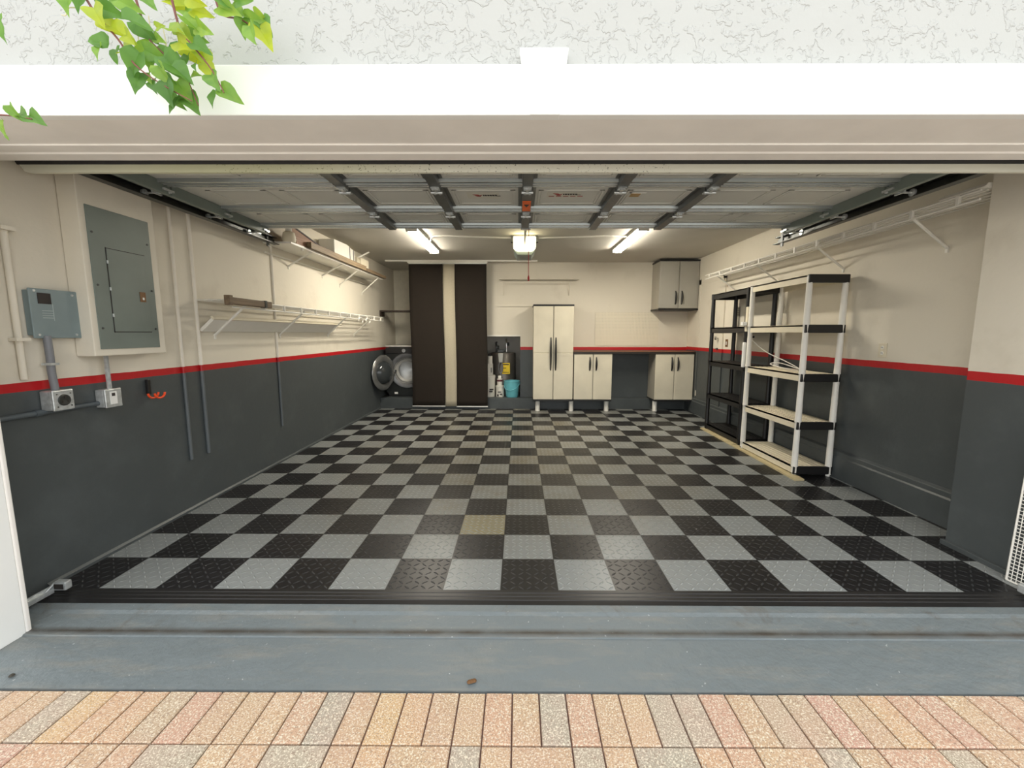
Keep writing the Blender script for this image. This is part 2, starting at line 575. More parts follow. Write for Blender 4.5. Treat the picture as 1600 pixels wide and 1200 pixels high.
# pavers: a soldier course, then a mixed course, and more towards the camera
b = B()
tl = b.verts.layers.float.new('tone')
random.seed(11)
def paver(x0, x1, y0, y1):
    g = 0.009
    x0 += g; x1 -= g; y0 += g; y1 -= g
    z1 = -0.15 + random.uniform(-0.004, 0.004); z0 = z1 - 0.15
    t = random.random()
    if t < 0.22: t = random.uniform(0.1, 0.27)
    else: t = random.uniform(0.25, 1.0)
    c = 0.012
    lo = [b.verts.new(p) for p in ((x0, y0, z0), (x1, y0, z0), (x1, y1, z0), (x0, y1, z0))]
    md = [b.verts.new(p) for p in ((x0, y0, z1 - c), (x1, y0, z1 - c), (x1, y1, z1 - c), (x0, y1, z1 - c))]
    hi = [b.verts.new(p) for p in ((x0 + c, y0 + c, z1), (x1 - c, y0 + c, z1), (x1 - c, y1 - c, z1), (x0 + c, y1 - c, z1))]
    for v in lo + md + hi: v[tl] = t
    for A, C in ((lo, md), (md, hi)):
        for k in range(4): b.faces.new((A[k], A[(k + 1) % 4], C[(k + 1) % 4], C[k]))
    b.faces.new(hi)
W, LN = 0.3375, 0.69
ytop = -1.90
x = -14.0 + 0.06
while x < 15:
    paver(x, x + W, ytop - LN, ytop); x += W
y = ytop - LN
row = 0
while y > -7.5:
    x = -14.0 + 0.06
    if row % 2 == 0:
        k = 0
        while x < 15:
            if k % 3 == 2:
                paver(x, x + 2 * W, y - W, y); paver(x, x + 2 * W, y - 2 * W, y - W); x += 2 * W
            else:
                paver(x, x + W, y - 2 * W, y); x += W
            k += 1
        y -= 2 * W
    else:
        while x < 15:
            paver(x, x + W * 2, y - W, y); x += 2 * W
        y -= W
    row += 1
struct('driveway_pavers', b, M_paver)
struct('ground', bx(-60, 60, -70, -1.9, -0.5, -0.185), M_joint)
struct('driveway', bx(-30, 30, -60, -7.6, -0.4, -0.15), mat('far_pavers', 'd2cdc4', 0.9, var=0.15, vs=20))

# ------------------------------------------------------------------ walls and ceiling
struct('wall_left', bx(-8.4, XL, -0.86, 21.6, -0.3, ZC + 0.3), M_wall_l)
b = B()
box(b, XR, 10.7, 0.3, 18.2, -0.3, ZC + 0.3)
struct('wall_right', b, M_wall_r)
struct('pillar', bx(9.36, XR, -0.4, 1.68, -0.3, 7.7), M_wall_r)
struct('trim_2', bx(9.28, 9.36, -0.4, 1.72, -0.02, 0.10), M_darkpaint, 0.01)
b = B()
prism(b, [(10.2, -0.02), (10.08, -0.02), (10.08, 0.66), (10.11, 0.70), (10.11, 0.82), (10.2, 0.88)], 1, 1.68, 17.5)
struct('baseboard_right', b, M_darkpaint, 0.01)
b = B()
prism(b, [(-7.88, -0.02), (-7.84, -0.02), (-7.84, 0.05), (-7.88, 0.09)], 1, 0.0, 17.5)
struct('baseboard_left', b, M_darkpaint)
# back wall, with the heater niche and the laundry recess left open
NX0, NX1, NZ = -1.75, 0.40, 4.27
struct('wall_back', bx(NX1, XR, YB, 21.6, 0.5, ZC + 0.3), M_wall_b)
struct('wall_back.001', bx(NX0, NX1, YB, 21.6, NZ, ZC + 0.3), M_wall_b)
struct('wall_back.002', bx(-2.6, NX0, YB, 21.6, 0.5, ZC + 0.3), M_wall_b)
struct('wall_back.003', bx(NX0, NX1, 20.0, 21.6, 0.6, NZ), M_niche)
struct('wall_back.004', bx(-7.88, -2.6, 21.0, 21.6, 0.5, ZC + 0.3), mat('laundry_paint', 'ddd8c8', 0.7, var=0.05))
# darker paint round the niche mouth
struct('trim_4', bx(NX0, NX1, YB - 0.015, YB + 0.05, NZ - 0.02, NZ + 0.06), M_white)
struct('ceiling', bx(-8.4, 10.7, -0.06, 21.6, ZC, ZC + 0.4), M_ceil)

# ------------------------------------------------------------------ facade
struct('wall_front', bx(-16, 18, -1.25, -0.06, 7.05, 16.0), M_stucco)
struct('wall_front.001', bx(-16, -7.2, -1.25, -0.86, -0.4, 7.05), M_stucco)
struct('wall_front.002', bx(9.36, 18, -1.25, 0.3, -0.4, 7.05), M_stucco)
struct('wall_front.003', bx(-16, -8.4, -0.86, -0.06, -0.4, 7.05), M_stucco)
# header beam behind the facade, soffit board and mouldings
b = B()
prism(b, [(-1.25, 7.02), (-0.60, 7.02), (-0.60, 7.05), (-1.25, 7.05)], 0, -7.88, 9.95)
struct('trim_5', b, M_reveal)
b = B()
prism(b, [(-0.60, 7.0), (-0.44, 7.0), (-0.42, 7.02), (-0.34, 7.02), (-0.32, 7.0), (-0.10, 7.005), (-0.06, 7.015), (-0.06, 7.06), (-0.60, 7.06)], 0, -7.75, 9.95)
struct('trim_6', b, M_reveal)
# white lintel band in two lengths, with a keystone
struct('trim_7', bx(-7.75, 9.95, -1.37, -1.25, 7.015, 7.58), M_trimwhite, 0.012)
b = B()
prism(b, [(0.44, 7.01), (0.79, 7.01), (0.89, 7.75), (0.31, 7.75)], 1, -1.39, -1.25)
struct('trim_8', b, M_trimwhite, 0.012)
# left and right jamb faces
struct('trim_9', bx(-7.75, -7.18, -1.37, -0.92, -0.14, 7.02), M_trimwhite, 0.012)
struct('trim_10', bx(-7.5, -7.17, -0.92, -0.85, -0.14, 7.0), M_reveal, 0.02)
struct('trim_11', bx(9.3, 9.9, -1.37, -0.5, -0.14, 7.02), M_trimwhite, 0.012)

# ------------------------------------------------------------------ overhead garage door
dx0, dx1 = -7.0, 7.93
gd = thing('overhead_garage_door', 'white panelled overhead garage door raised flat under the ceiling', 'garage door', (0.48, 3.0, 7.45))
stx = [-3.3, -1.4, 0.48, 2.4, 4.25]
secs = [(0.45, 2.28), (2.28, 4.06), (4.06, 5.62)]
for k, (ya, yb) in enumerate(secs):
    b = B()
    box(b, dx0, dx1, ya + 0.004, yb - 0.004, 7.47, 7.60)
    xs = [dx0 + 0.3] + [s for s in stx] + [dx1 - 0.3]
    # stamped raised panels, two to a bay in the long end bays
    bays = []
    for q in range(6):
        a, c = xs[q] + 0.25, xs[q + 1] - 0.25
        if c - a > 2.2:
            mdl = (a + c) / 2; bays += [(a, mdl - 0.15), (mdl + 0.15, c)]
        else: bays.append((a, c))
    for a, c in bays:
        y0, y1 = ya + 0.35, yb - 0.45
        for i in range(2):
            o_ = 0.06 * i; zz = 7.47 - 0.012 * (1 - i)
            box(b, a + o_, c - o_, y0 + o_ * 0.6, y0 + o_ * 0.6 + 0.05, 7.452, 7.48)
            box(b, a + o_, c - o_, y1 - 0.05 - o_ * 0.6, y1 - o_ * 0.6, 7.452, 7.48)
            box(b, a + o_, a + o_ + 0.05, y0, y1, 7.455, 7.48)
            box(b, c - o_ - 0.05, c - o_, y0, y1, 7.455, 7.48)
    obj('door_section', b, M_doorskin, gd)
    # ribbed rail at the section's inner end
    b = B()
    prism(b, [(yb - 0.34, 7.47), (yb - 0.32, 7.40), (yb - 0.25, 7.40), (yb - 0.24, 7.43), (yb - 0.20, 7.43), (yb - 0.19, 7.39),
              (yb - 0.14, 7.39), (yb - 0.13, 7.43), (yb - 0.10, 7.43), (yb - 0.09, 7.39), (yb - 0.03, 7.39), (yb - 0.012, 7.47)], 0, dx0 + 0.05, dx1 - 0.05)
    obj('section_rail', b, M_doorrail, gd, 0.006)
    b = B()
    box(b, dx0 + 0.05, dx1 - 0.05, yb + 0.0, yb + 0.08, 7.43, 7.5) if k < 2 else box(b, dx0, dx1, yb - 0.01, yb + 0.02, 7.40, 7.60)
    obj('section_lip', b, M_white, gd)
    for s in stx:
        b = B()
        w = 0.10
        prism(b, [(s - w - 0.02, 7.47), (s - w, 7.35), (s + w, 7.35), (s + w + 0.02, 7.47), (s + w - 0.02, 7.47), (s + w - 0.03, 7.37), (s - w + 0.03, 7.37), (s - w + 0.02, 7.47)], 1, ya + 0.02, yb - 0.02)
        box(b, s + w + 0.01, s + w + 0.09, ya + 0.02, yb - 0.02, 7.455, 7.472)
        box(b, s - w - 0.09, s - w - 0.01, ya + 0.02, yb - 0.02, 7.455, 7.472)
        obj('stile', b, M_stile, gd)
    for x0, x1 in ((dx0 - 0.02, dx0 + 0.10), (dx1 - 0.10, dx1 + 0.02)):
        b = B()
        box(b, x0, x1, ya + 0.02, yb - 0.02, 7.24, 7.47)
        obj('end_stile', b, M_panelgrey, gd, 0.01)
    # hinges
    if k < 2:
        for s in stx:
            b = B()
            box(b, s - 0.085, s + 0.085, yb - 0.2, yb - 0.02, 7.325, 7.35)
            box(b, s - 0.085, s + 0.085, yb + 0.06, yb + 0.2, 7.325, 7.35)
            box(b, s - 0.03, s + 0.03, yb - 0.16, yb + 0.02, 7.30, 7.33)
            tube(b, [(s - 0.12, yb + 0.03, 7.31), (s + 0.12, yb + 0.03, 7.31)], 0.028)
            for sx in (-0.05, 0.05):
                for sy in (-0.13, 0.14):
                    lathe(b, [(0.018, -0.025), (0.018, 0.0)], (s + sx, yb + sy, 7.325), 2, 8)
            obj('hinge', b, M_galv, gd)
    for x0, sg in ((dx0, -1), (dx1, 1)):
        b = B()
        box(b, x0 - 0.13, x0 + 0.13, yb - 0.22, yb + 0.05, 7.30, 7.34)
        box(b, x0 + sg * 0.13 - 0.02, x0 + sg * 0.13 + 0.02, yb - 0.2, yb + 0.02, 7.24, 7.36)
        tube(b, [(x0 - sg * 0.15, yb - 0.06, 7.28), (x0 + sg * 0.42, yb - 0.06, 7.28)], 0.02)
        lathe(b, [(0.075, -0.02), (0.075, 0.02)], (x0 + sg * 0.41, yb - 0.06, 7.28), 0, 14)
        for sy in (-0.18, -0.1, 0.0):
            lathe(b, [(0.022, -0.04), (0.022, 0.0)], (x0 - sg * 0.05, yb + sy, 7.30), 2, 8)
        obj('roller_hinge', b, M_galv, gd)
# bottom section just starting down the curve
b = B()
prism(b, [(0.45, 7.47), (0.45, 7.60), (0.28, 7.50), (0.22, 7.2), (0.34, 7.2), (0.36, 7.42)], 0, dx0, dx1)
obj('bottom_section', b, M_doorskin, gd)
b = B()
prism(b, [(-7.76, 7.10), (-7.70, 7.01), (-7.6, 6.99), (9.15, 6.99), (9.15, 7.112), (-7.78, 7.112)], 1, 0.34, 0.40)
obj('bottom_rail', b, M_rail, gd, label='spotted pale metal bottom rail')
b = B()
prism(b, [(0.33, 7.112), (0.31, 7.15), (0.33, 7.24), (0.41, 7.24), (0.41, 7.112)], 0, -7.80, 9.2)
obj('bottom_seal', b, M_rubber, gd, label='black rubber bottom seal')
# stickers on the middle section
def sticker(x0, x1, y0, y1, red2):
    b = bx(x0, x1, y0, y1, 7.462, 7.47)
    st = obj('brand_sticker', b, mat('sticker_paper', 'c8c6ba', 0.5, var=0.01), gd, label='pale sticker with red bird mark and dark lettering')
    b = B()
    w, h = x1 - x0, y1 - y0
    cx, cy = x0 + 0.24 * w, y0 + 0.52 * h
    prism(b, [(cx - 0.05, cy - 0.06), (cx + 0.07, cy - 0.05), (cx + 0.11, cy + 0.01), (cx + 0.0, cy - 0.01)], 2, 7.457, 7.4625)
    prism(b, [(cx + 0.0, cy + 0.02), (cx + 0.09, cy + 0.02), (cx + 0.16, cy - 0.03), (cx + 0.12, cy + 0.08), (cx + 0.06, cy + 0.08)], 2, 7.457, 7.4625)
    if red2:
        for q in range(5): box(b, x0 + 0.05 + q * 0.16, x0 + 0.17 + q * 0.16, y1 - 0.1, y1 - 0.07, 7.457, 7.4625)
    obj('bird_mark', b, M_inkred, st)
    b = B()
    px = cx + 0.17
    for q, ww in enumerate((0.03, 0.045, 0.04, 0.045, 0.045, 0.05)):
        prism(b, [(px, cy - 0.04), (px + ww, cy - 0.04), (px + ww + 0.012, cy + 0.04), (px + 0.012, cy + 0.04)], 2, 7.457, 7.4625)
        px += ww + 0.012
    box(b, px - 0.02, px + 0.07, cy + 0.03, cy + 0.05, 7.457, 7.4625)
    obj('lettering', b, M_ink, st)
sticker(-0.84, -0.14, 2.72, 3.18, False)
sticker(0.92, 1.68, 2.66, 3.10, True)
b = bx(0.385, 0.575, 3.0, 3.72, 7.335, 7.35)
og = obj('warning_tag', b, M_orangetag, gd, label='orange warning tag')
b = B()
prism(b, [(0.42, 3.2), (0.54, 3.2), (0.48, 3.4)], 2, 7.330, 7.336)
obj('warning_mark', b, M_ink, og)
obj('paper_label', bx(2.72, 3.08, 2.72, 2.82, 7.455, 7.47), M_label, gd, label='torn white paper label')
obj('tape_strip', bx(2.66, 2.98, 2.86, 3.06, 7.457, 7.47), mat('brown_tape', 'a98a58', 0.5), gd, label='strip of brown tape')

# tracks
def track(x, sg, name, label):
    t = thing(name, label, 'track', (x, 4.0, 7.2))
    b = B()
    w = 0.09
    prism(b, [(x - w, 7.20), (x + w, 7.20), (x + w, 7.22), (x - w + 0.02, 7.22), (x - w + 0.02, 7.36), (x - w, 7.36)] if sg < 0 else
             [(x + w, 7.20), (x - w, 7.20), (x - w, 7.22), (x + w - 0.02, 7.22), (x + w - 0.02, 7.36), (x + w, 7.36)], 1, 0.5, 6.9)
    obj('channel', b, M_darksteel, t)
    b = B()
    xa = x + sg * 0.09
    box(b, min(xa, xa + sg * 0.02), max(xa, xa + sg * 0.02), 0.5, 6.85, 7.24, 7.42)
    box(b, min(xa, xa - sg * 0.14), max(xa, xa - sg * 0.14), 0.5, 6.85, 7.39, 7.42)
    obj('angle_iron', b, M_darksteel, t)
    b = B()
    box(b, x - 0.06, x - 0.02, 6.45, 6.55, 7.08, 8.5)
    obj('hanger_strap', b, M_stile, t)
    b = B()
    prism(b, [(x - 0.2, 7.75), (x - 0.02, 7.75), (x - 0.02, 7.5)], 1, 6.48, 6.51)
    obj('gusset', b, M_stile, t)
    return t
track(-7.40, -1, 'garage_door_track', 'dark steel door track running along the left wall above the breaker panel')
track(8.42, 1, 'garage_door_track', 'dark steel door track along the right side with its open end in view')

# opener
op = thing('garage_door_opener', 'ceiling garage door opener with glowing white lens and red pull cord behind', 'opener', (0.54, 11.4, 7.6))
b = B()
prism(b, [(0.10, 7.86), (0.24, 7.66), (0.84, 7.66), (0.98, 7.86), (0.98, 8.28), (0.10, 8.28)], 1, 11.12, 12.4)
obj('housing', b, M_panelgrey, op, 0.02)
b = B()
prism(b, [(0.08, 7.92), (0.22, 7.80), (0.86, 7.80), (1.00, 7.92), (1.00, 8.38), (0.08, 8.38)], 1, 10.9, 11.12)
obj('lens', b, M_lens, op, 0.04, label='glowing white lens')
b = B()
box(b, -0.03, 0.08, 11.3, 11.36, 8.2, 8.5); box(b, 1.0, 1.11, 11.3, 11.36, 8.2, 8.5)
box(b, -0.03, 1.11, 11.3, 11.36, 8.2, 8.24)
obj('hanger_bracket', b, M_stile, op)
b = B()
box(b, 0.50, 0.58, 0.1, 10.9, 8.02, 8.08); box(b, 0.53, 0.55, 0.1, 10.9, 8.08, 8.2)
obj('rail', b, M_stile, op)
b = B()
box(b, 0.46, 0.62, 6.4, 6.9, 7.95, 8.06)
tube(b, [(0.54, 6.6, 7.96), (0.54, 6.2, 7.7), (0.52, 5.62, 7.45)], 0.035)
box(b, 0.40, 0.60, 5.50, 5.66, 7.36, 7.52)
box(b, 0.36, 0.64, 5.45, 5.52, 7.33, 7.40)
obj('trolley_arm', b, M_chrome, op)
b = B()
tube(b, [(0.61, 6.7, 7.95), (0.612, 6.75, 7.2), (0.615, 6.8, 6.25)], 0.012, 6)
cord = obj('pull_cord', b, M_redrope, op, label='red pull cord')
b = B()
lathe(b, [(0.01, 0.18), (0.022, 0.14), (0.034, 0.08), (0.022, 0.03), (0.03, 0.0)], (0.615, 6.8, 6.08), 2, 12)
obj('cord_handle', b, M_redrope, cord)

# ceiling lamps
def lamp(x0, x1, y0, y1, label):
    t = thing('ceiling_strip_light', label, 'ceiling light', ((x0 + x1) / 2, (y0 + y1) / 2, 8.3), 'lit strip lights on the ceiling')
    obj('housing', bx(x0 - 0.02, x1 + 0.02, y0 - 0.06, y1 + 0.06, 8.40, 8.5), M_white, t)
    b = B()
    xm = (x0 + x1) / 2; h = (x1 - x0) / 2
    prism(b, [(xm - h, 8.40), (xm - h * 0.8, 8.33), (xm, 8.31), (xm + h * 0.8, 8.33), (xm + h, 8.40)], 1, y0, y1)
    obj('diffuser', b, M_lamp, t)
    obj('end_cap', bx(x0, x1, y0 - 0.05, y0, 8.31, 8.41), M_white, t)
    obj('end_cap', bx(x0, x1, y1, y1 + 0.05, 8.31, 8.41), M_white, t)
lamp(-4.05, -3.62, 9.9, 14.2, 'glowing white strip light left of the door opener')
lamp(4.86, 5.28, 9.8, 14.0, 'glowing white strip light right of the door opener')
b = B()
tube(b, [(-2.9, 11.2, 8.45), (0.0, 11.6, 8.46)], 0.035); tube(b, smoothpath([(-2.9, 11.2, 8.45), (-3.3, 11.3, 8.45), (-3.55, 12.0, 8.44)]), 0.03)
tag(obj('ceiling_conduit', b, M_white), 'white conduit on the ceiling from left strip light to the opener', 'conduit')
b = B()
tube(b, [(1.15, 11.6, 8.46), (4.2, 11.2, 8.45), (4.85, 11.3, 8.45)], 0.035)
tag(obj('ceiling_conduit', b, M_white), 'white conduit on the ceiling from the opener to right strip light', 'conduit')

# ------------------------------------------------------------------ sliding panel curtains
b = B()
box(b, -7.2, 1.35, 17.16, 17.34, 8.42, 8.5); box(b, -5.95, -1.45, 17.2, 17.3, 8.34, 8.42)
tag(obj('curtain_track', b, M_white), 'white ceiling track carrying the hanging fabric panels', 'curtain track')
def panel(x0, x1, y, z0, m, label, bar=True):
    t = thing('hanging_fabric_panel', label, 'panel curtain', ((x0 + x1) / 2, y, z0), 'panel curtains hanging before the back wall')
    b = B()
    nx, nz = 8, 24
    g = [[b.verts.new((x0 + (x1 - x0) * i / nx + 0.02 * math.sin(j * 0.25), y + 0.015 * math.sin(i * 0.9 + j * 0.12), z0 + 0.05 + (8.30 - z0 - 0.05) * j / nz)) for i in range(nx + 1)] for j in range(nz + 1)]
    for j in range(nz):
        for i in range(nx):
            b.faces.new((g[j][i], g[j][i + 1], g[j + 1][i + 1], g[j + 1][i]))
    o = obj('fabric', b, m, t, smooth=True)
    md = o.modifiers.new('solid', 'SOLIDIFY'); md.thickness = 0.003
    obj('top_rail', bx(x0, x1, y - 0.03, y + 0.03, 8.29, 8.35), M_silverbar, t)
    if bar: obj('bottom_bar', bx(x0 - 0.01, x1 + 0.01, y - 0.03, y + 0.03, z0, z0 + 0.06), M_silverbar, t)
panel(-5.88, -3.98, 17.22, 0.17, M_curtain, 'dark brown fabric panel beside the washing machine')
panel(-3.98, -3.27, 17.30, 0.12, M_curtainb, 'narrow beige fabric panel between two dark ones', False)
panel(-3.30, -1.50, 17.22, 0.15, M_curtain, 'dark brown fabric panel beside the water heater niche')

# ------------------------------------------------------------------ washing machine
wm = thing('washing_machine', 'graphite front-loading washing machine with its round door open', 'washing machine', (-6.4, 19.2, 0.64))
b = B()
wx0, wx1, wy = -7.62, -5.25, 18.0
wcx, wcz, wr = -6.36, 2.2, 0.78
# front plate with a round hole, then sides
ns = 40
outer = []
for k in range(ns):
    a = 2 * PI * k / ns
    dxv, dzv = math.cos(a), math.sin(a)
    t = min(((wx1 - wcx) if dxv > 0 else (wcx - wx0)) / max(abs(dxv), 1e-6), ((3.62 - wcz) if dzv > 0 else (wcz - 0.72)) / max(abs(dzv), 1e-6))
    outer.append((wcx + dxv * t, wcz + dzv * t))
vo = [b.verts.new((p[0], wy, p[1])) for p in outer]
vi = [b.verts.new((wcx + wr * math.cos(2 * PI * k / ns), wy, wcz + wr * math.sin(2 * PI * k / ns))) for k in range(ns)]
vb = [b.verts.new((p[0], wy + 2.5, p[1])) for p in outer]
for k in range(ns):
    q = (k + 1) % ns
    b.faces.new((vo[k], vo[q], vi[q], vi[k])); b.faces.new((vo[k], vb[k], vb[q], vo[q]))
b.faces.new(vb)
obj('cabinet', b, M_washer, wm)
obj('feet', bx(wx0 + 0.1, wx1 - 0.1, wy + 0.1, wy + 2.4, 0.64, 0.73), M_blackpl, wm)
b = B()
box(b, wx0 - 0.01, wx1 + 0.01, wy - 0.03, wy + 2.5, 3.62, 3.70)
obj('top_lid', b, M_silverbar, wm, 0.03, label='pale rounded top')
cp = obj('control_panel', bx(wx0 + 0.04, wx1 - 0.04, wy - 0.05, wy, 3.22, 3.58), M_blackpl, wm, 0.02)
b = B(); lathe(b, [(0.11, -0.08), (0.12, 0.0)], (-6.5, wy - 0.05, 3.4), 1, 20)
obj('dial', b, M_chrome, cp)
b = B()
lathe(b, [(wr + 0.02, -0.02), (wr + 0.12, -0.07), (wr + 0.24, -0.07), (wr + 0.28, 0.0), (wr, 0.0), (wr + 0.02, -0.02)], (wcx, wy, wcz), 1, 48, False)
obj('door_surround', b, mat('ring_grey', '77787a', 0.3, 0.5), wm, smooth=True)
b = B()
lathe(b, [(wr, 0.0), (wr - 0.06, 0.1), (wr - 0.16, 0.16), (wr - 0.2, 0.3), (wr - 0.06, 0.34), (wr - 0.02, 1.1), (0.0, 1.25)], (wcx, wy, wcz), 1, 48, False)
obj('drum', b, mat('drum_steel', 'dededc', 0.35, 0.4), wm, smooth=True)
b = B()
lathe(b, [(wr - 0.02, 0.0), (wr - 0.08, 0.14), (wr - 0.2, 0.2), (wr - 0.23, 0.1), (wr - 0.12, 0.02)], (wcx, wy - 0.02, wcz), 1, 48, False)
obj('door_gasket', b, mat('gasket', 'a9a8a4', 0.4), wm, smooth=True)
obj('drain_flap', bx(-7.15, -6.95, wy - 0.02, wy, 0.8, 0.92), M_label, wm)
# open door, hinged at the left, standing out towards the viewer
hx, hy = -7.12, wy - 0.10
ang = math.radians(71)
dvec = Vector((-math.cos(ang), -math.sin(ang), 0)); nvec = Vector((math.sin(ang), -math.cos(ang), 0))
def ringpts(bm, prof, cx, seg=40):
    rings = []
    for r, t in prof:
        rings.append([bm.verts.new(cx + dvec * (r * math.cos(2 * PI * k / seg)) + Vector((0, 0, r * math.sin(2 * PI * k / seg))) + nvec * t) for k in range(seg)])
    for a, c in zip(rings, rings[1:]):
        for k in range(seg): bm.faces.new((a[k], a[(k + 1) % seg], c[(k + 1) % seg], c[k]))
    return rings
dc = Vector((hx, hy, wcz - 0.02)) + dvec * 0.98
b = B()
ringpts(b, [(0.66, 0.03), (0.76, 0.08), (0.97, 0.06), (1.02, 0.0), (0.97, -0.06), (0.66, -0.05), (0.66, 0.03)], dc)
dr = obj('washer_door', b, mat('door_ring', '8a8b8a', 0.25, 0.6), wm, smooth=True, label='open round door')
b = B()
rg = ringpts(b, [(0.66, 0.02), (0.58, 0.2), (0.38, 0.32), (0.1, 0.36)], dc); b.faces.new(rg[-1])
obj('door_glass', b, M_glass, dr, smooth=True)
b = B()
p = dc + dvec * -1.0
box(b, p.x - 0.05, p.x + 0.14, p.y - 0.03, p.y + 0.06, wcz - 0.06, wcz + 0.06)
obj('door_hinge', b, M_chrome, dr)

# shelf over the washer
b = B()
box(b, -7.86, -5.2, 17.95, 18.9, 5.68, 5.76); box(b, -7.86, -7.78, 17.95, 18.6, 5.42, 5.68)
tag(obj('wall_shelf', b, M_woodd), 'thin dark brown shelf on the recess wall above the washing machine', 'shelf')

# ------------------------------------------------------------------ water heater and what stands before it
wh = thing('water_heater', 'dark grey tank water heater with yellow label inside the niche', 'water heater', (-0.66, 19.2, 0.64))
b = B(); lathe(b, [(0.77, 0.0), (0.78, 0.05), (0.78, 2.55), (0.74, 2.6), (0.0, 2.66)], (-0.66, 19.2, 0.64), 2, 40)
obj('tank', b, M_heater, wh, smooth=True)
b = B(); box(b, -0.70, -0.22, 18.40, 18.48, 1.98, 2.64)
yl = obj('energy_label', b, M_yellow, wh, label='yellow energy label')
for q in ((-0.64, -0.28, 2.52, 2.58), (-0.64, -0.45, 2.32, 2.36), (-0.64, -0.28, 2.06, 2.09)):
    obj('printed_line', bx(q[0], q[1], 18.39, 18.4, q[2], q[3]), M_ink, yl)
for px, top, nm in ((-1.08, 3.85, 'cold_pipe'), (-0.45, 4.05, 'hot_pipe')):
    b = B()
    tube(b, smoothpath([(px, 19.2, 3.25), (px, 19.2, top - 0.2), (px - 0.02, 19.35, top), (px, 19.98, top + 0.02)]), 0.05)
    pp = obj(nm, b, M_chrome if nm == 'hot_pipe' else M_darksteel, wh, smooth=True)
    b = B(); lathe(b, [(0.10, -0.05), (0.10, 0.05)], (px + 0.12, 19.15, top - 0.28), 0, 12); box(b, px, px + 0.14, 19.12, 19.18, top - 0.31, top - 0.25)
    obj('valve', b, M_darksteel, pp)
b = B(); box(b, -0.98, -0.62, 19.0, 19.3, 3.27, 3.42)
obj('junction_cover', b, M_darksteel, wh)

def can(name, label, cat, cx, cy, z0, r, h, m, taper=1.0, lid=None, group=None, band=None, bits=None):
    t = thing(name, label, cat, (cx, cy, z0), group)
    b = B(); lathe(b, [(r * taper, 0.0), (r, h * 0.93), (r * 1.05, h * 0.93), (r * 1.05, h), (r * 0.9, h)], (cx, cy, z0), 2, 24)
    bd = obj('body', b, m, t, smooth=True)
    if lid:
        b = B(); lathe(b, [(r * lid[0], 0.0), (r * lid[0], lid[1]), (r * lid[0] * 0.8, lid[1] + 0.02)], (cx, cy, z0 + h), 2, 20)
        obj('lid', b, lid[2], t, smooth=True)
    if band:
        b = B(); lathe(b, [(r * 1.02 + 0.003, band[0]), (r * 1.02 + 0.003, band[1])], (cx, cy, z0), 2, 24)
        obj('label', b, band[2], t, smooth=True)
    if bits:
        for (x0, x1, z0_, z1_) in bits:
            obj('print_mark', bx(cx + x0, cx + x1, cy - r - 0.012, cy - r * 0.8, z0 + z0_, z0 + z1_), M_ink, bd)
    return t
M_pail = mat('white_pail', 'd9d6cc', 0.5, var=0.06, vs=20)
can('white_pail', 'tall white pail with dark print, half behind the brown panel', 'pail', -1.45, 18.2, 0.64, 0.35, 1.24, M_pail, 0.92, (1.02, 0.05, M_pail), bits=[(0.02, 0.25, 0.42, 0.49), (0.0, 0.2, 0.3, 0.36)])
can('tub', 'squat white tub with speckled label left of blue bucket', 'tub', -0.81, 18.12, 0.64, 0.255, 0.62, M_pail, 0.95, (1.02, 0.04, M_pail), bits=[(-0.12, 0.06, 0.28, 0.33), (0.0, 0.14, 0.14, 0.2), (-0.16, -0.08, 0.05, 0.16)])
can('jar', 'small white jar with maroon band standing on the squat tub', 'jar', -0.83, 18.12, 1.32, 0.165, 0.40, M_pail, 1.0, (0.6, 0.16, M_white), band=(0.24, 0.34, mat('maroon', '5a2230', 0.5)))
b = B(); box(b, -1.68, -1.24, 17.98, 18.3, 1.95, 2.62)
t = thing('white_box', 'white carton on top of the tall white pail', 'carton', (-1.46, 18.14, 1.95)); obj('carton', b, M_pail, t, 0.01)
b = B(); box(b, -1.36, -1.28, 17.97, 17.98, 2.1, 2.4); obj('print_marks', b, mat('grey_print', '8a8780', 0.6), t)
can('white_bottle', 'narrow white bottle on the carton stack by brown panel', 'bottle', -1.42, 18.15, 2.62, 0.15, 0.46, M_pail, 1.0, (0.7, 0.1, M_blackpl))
# grey brush-like tool propped over the jar
t = thing('hand_tool', 'grey and clear handled tool with a loop grip above the jar', 'tool', (-0.79, 18.34, 1.9))
b = B()
prism(b, [(-0.94, 3.24), (-0.62, 3.24), (-0.66, 2.68), (-0.88, 2.68)], 1, 18.28, 18.40)
obj('head', b, mat('clear_grey', 'a8a8a2', 0.25), t, 0.02)
b = B()
pts = [(-0.78 + 0.12 * math.cos(a), 18.34, 2.36 + 0.33 * math.sin(a)) for a in [2 * PI * k / 20 for k in range(21)]]
tube(b, pts, 0.035)
box(b, -0.80, -0.76, 18.3, 18.36, 1.3, 2.05)
obj('loop_grip', b, M_cond, t, smooth=True)
# bucket
bk = thing('bucket', 'light blue plastic bucket with a wire-like handle on the plinth', 'bucket', (-0.09, 18.0, 0.64))
b = B(); lathe(b, [(0.0, 0.03), (0.33, 0.0), (0.36, 0.05), (0.44, 0.92), (0.47, 0.93), (0.47, 0.98), (0.43, 0.98), (0.35, 0.08), (0.0, 0.06)], (-0.09, 18.0, 0.64), 2, 36)
obj('body', b, M_blue, bk, smooth=True)
b = B(); tube(b, smoothpath([(-0.55, 18.0, 1.52), (-0.5, 17.72, 1.2), (-0.25, 17.56, 1.08), (0.1, 17.57, 1.18), (0.33, 17.75, 1.4), (0.38, 18.0, 1.52)]), 0.02)
obj('handle', b, M_blue, bk, smooth=True)

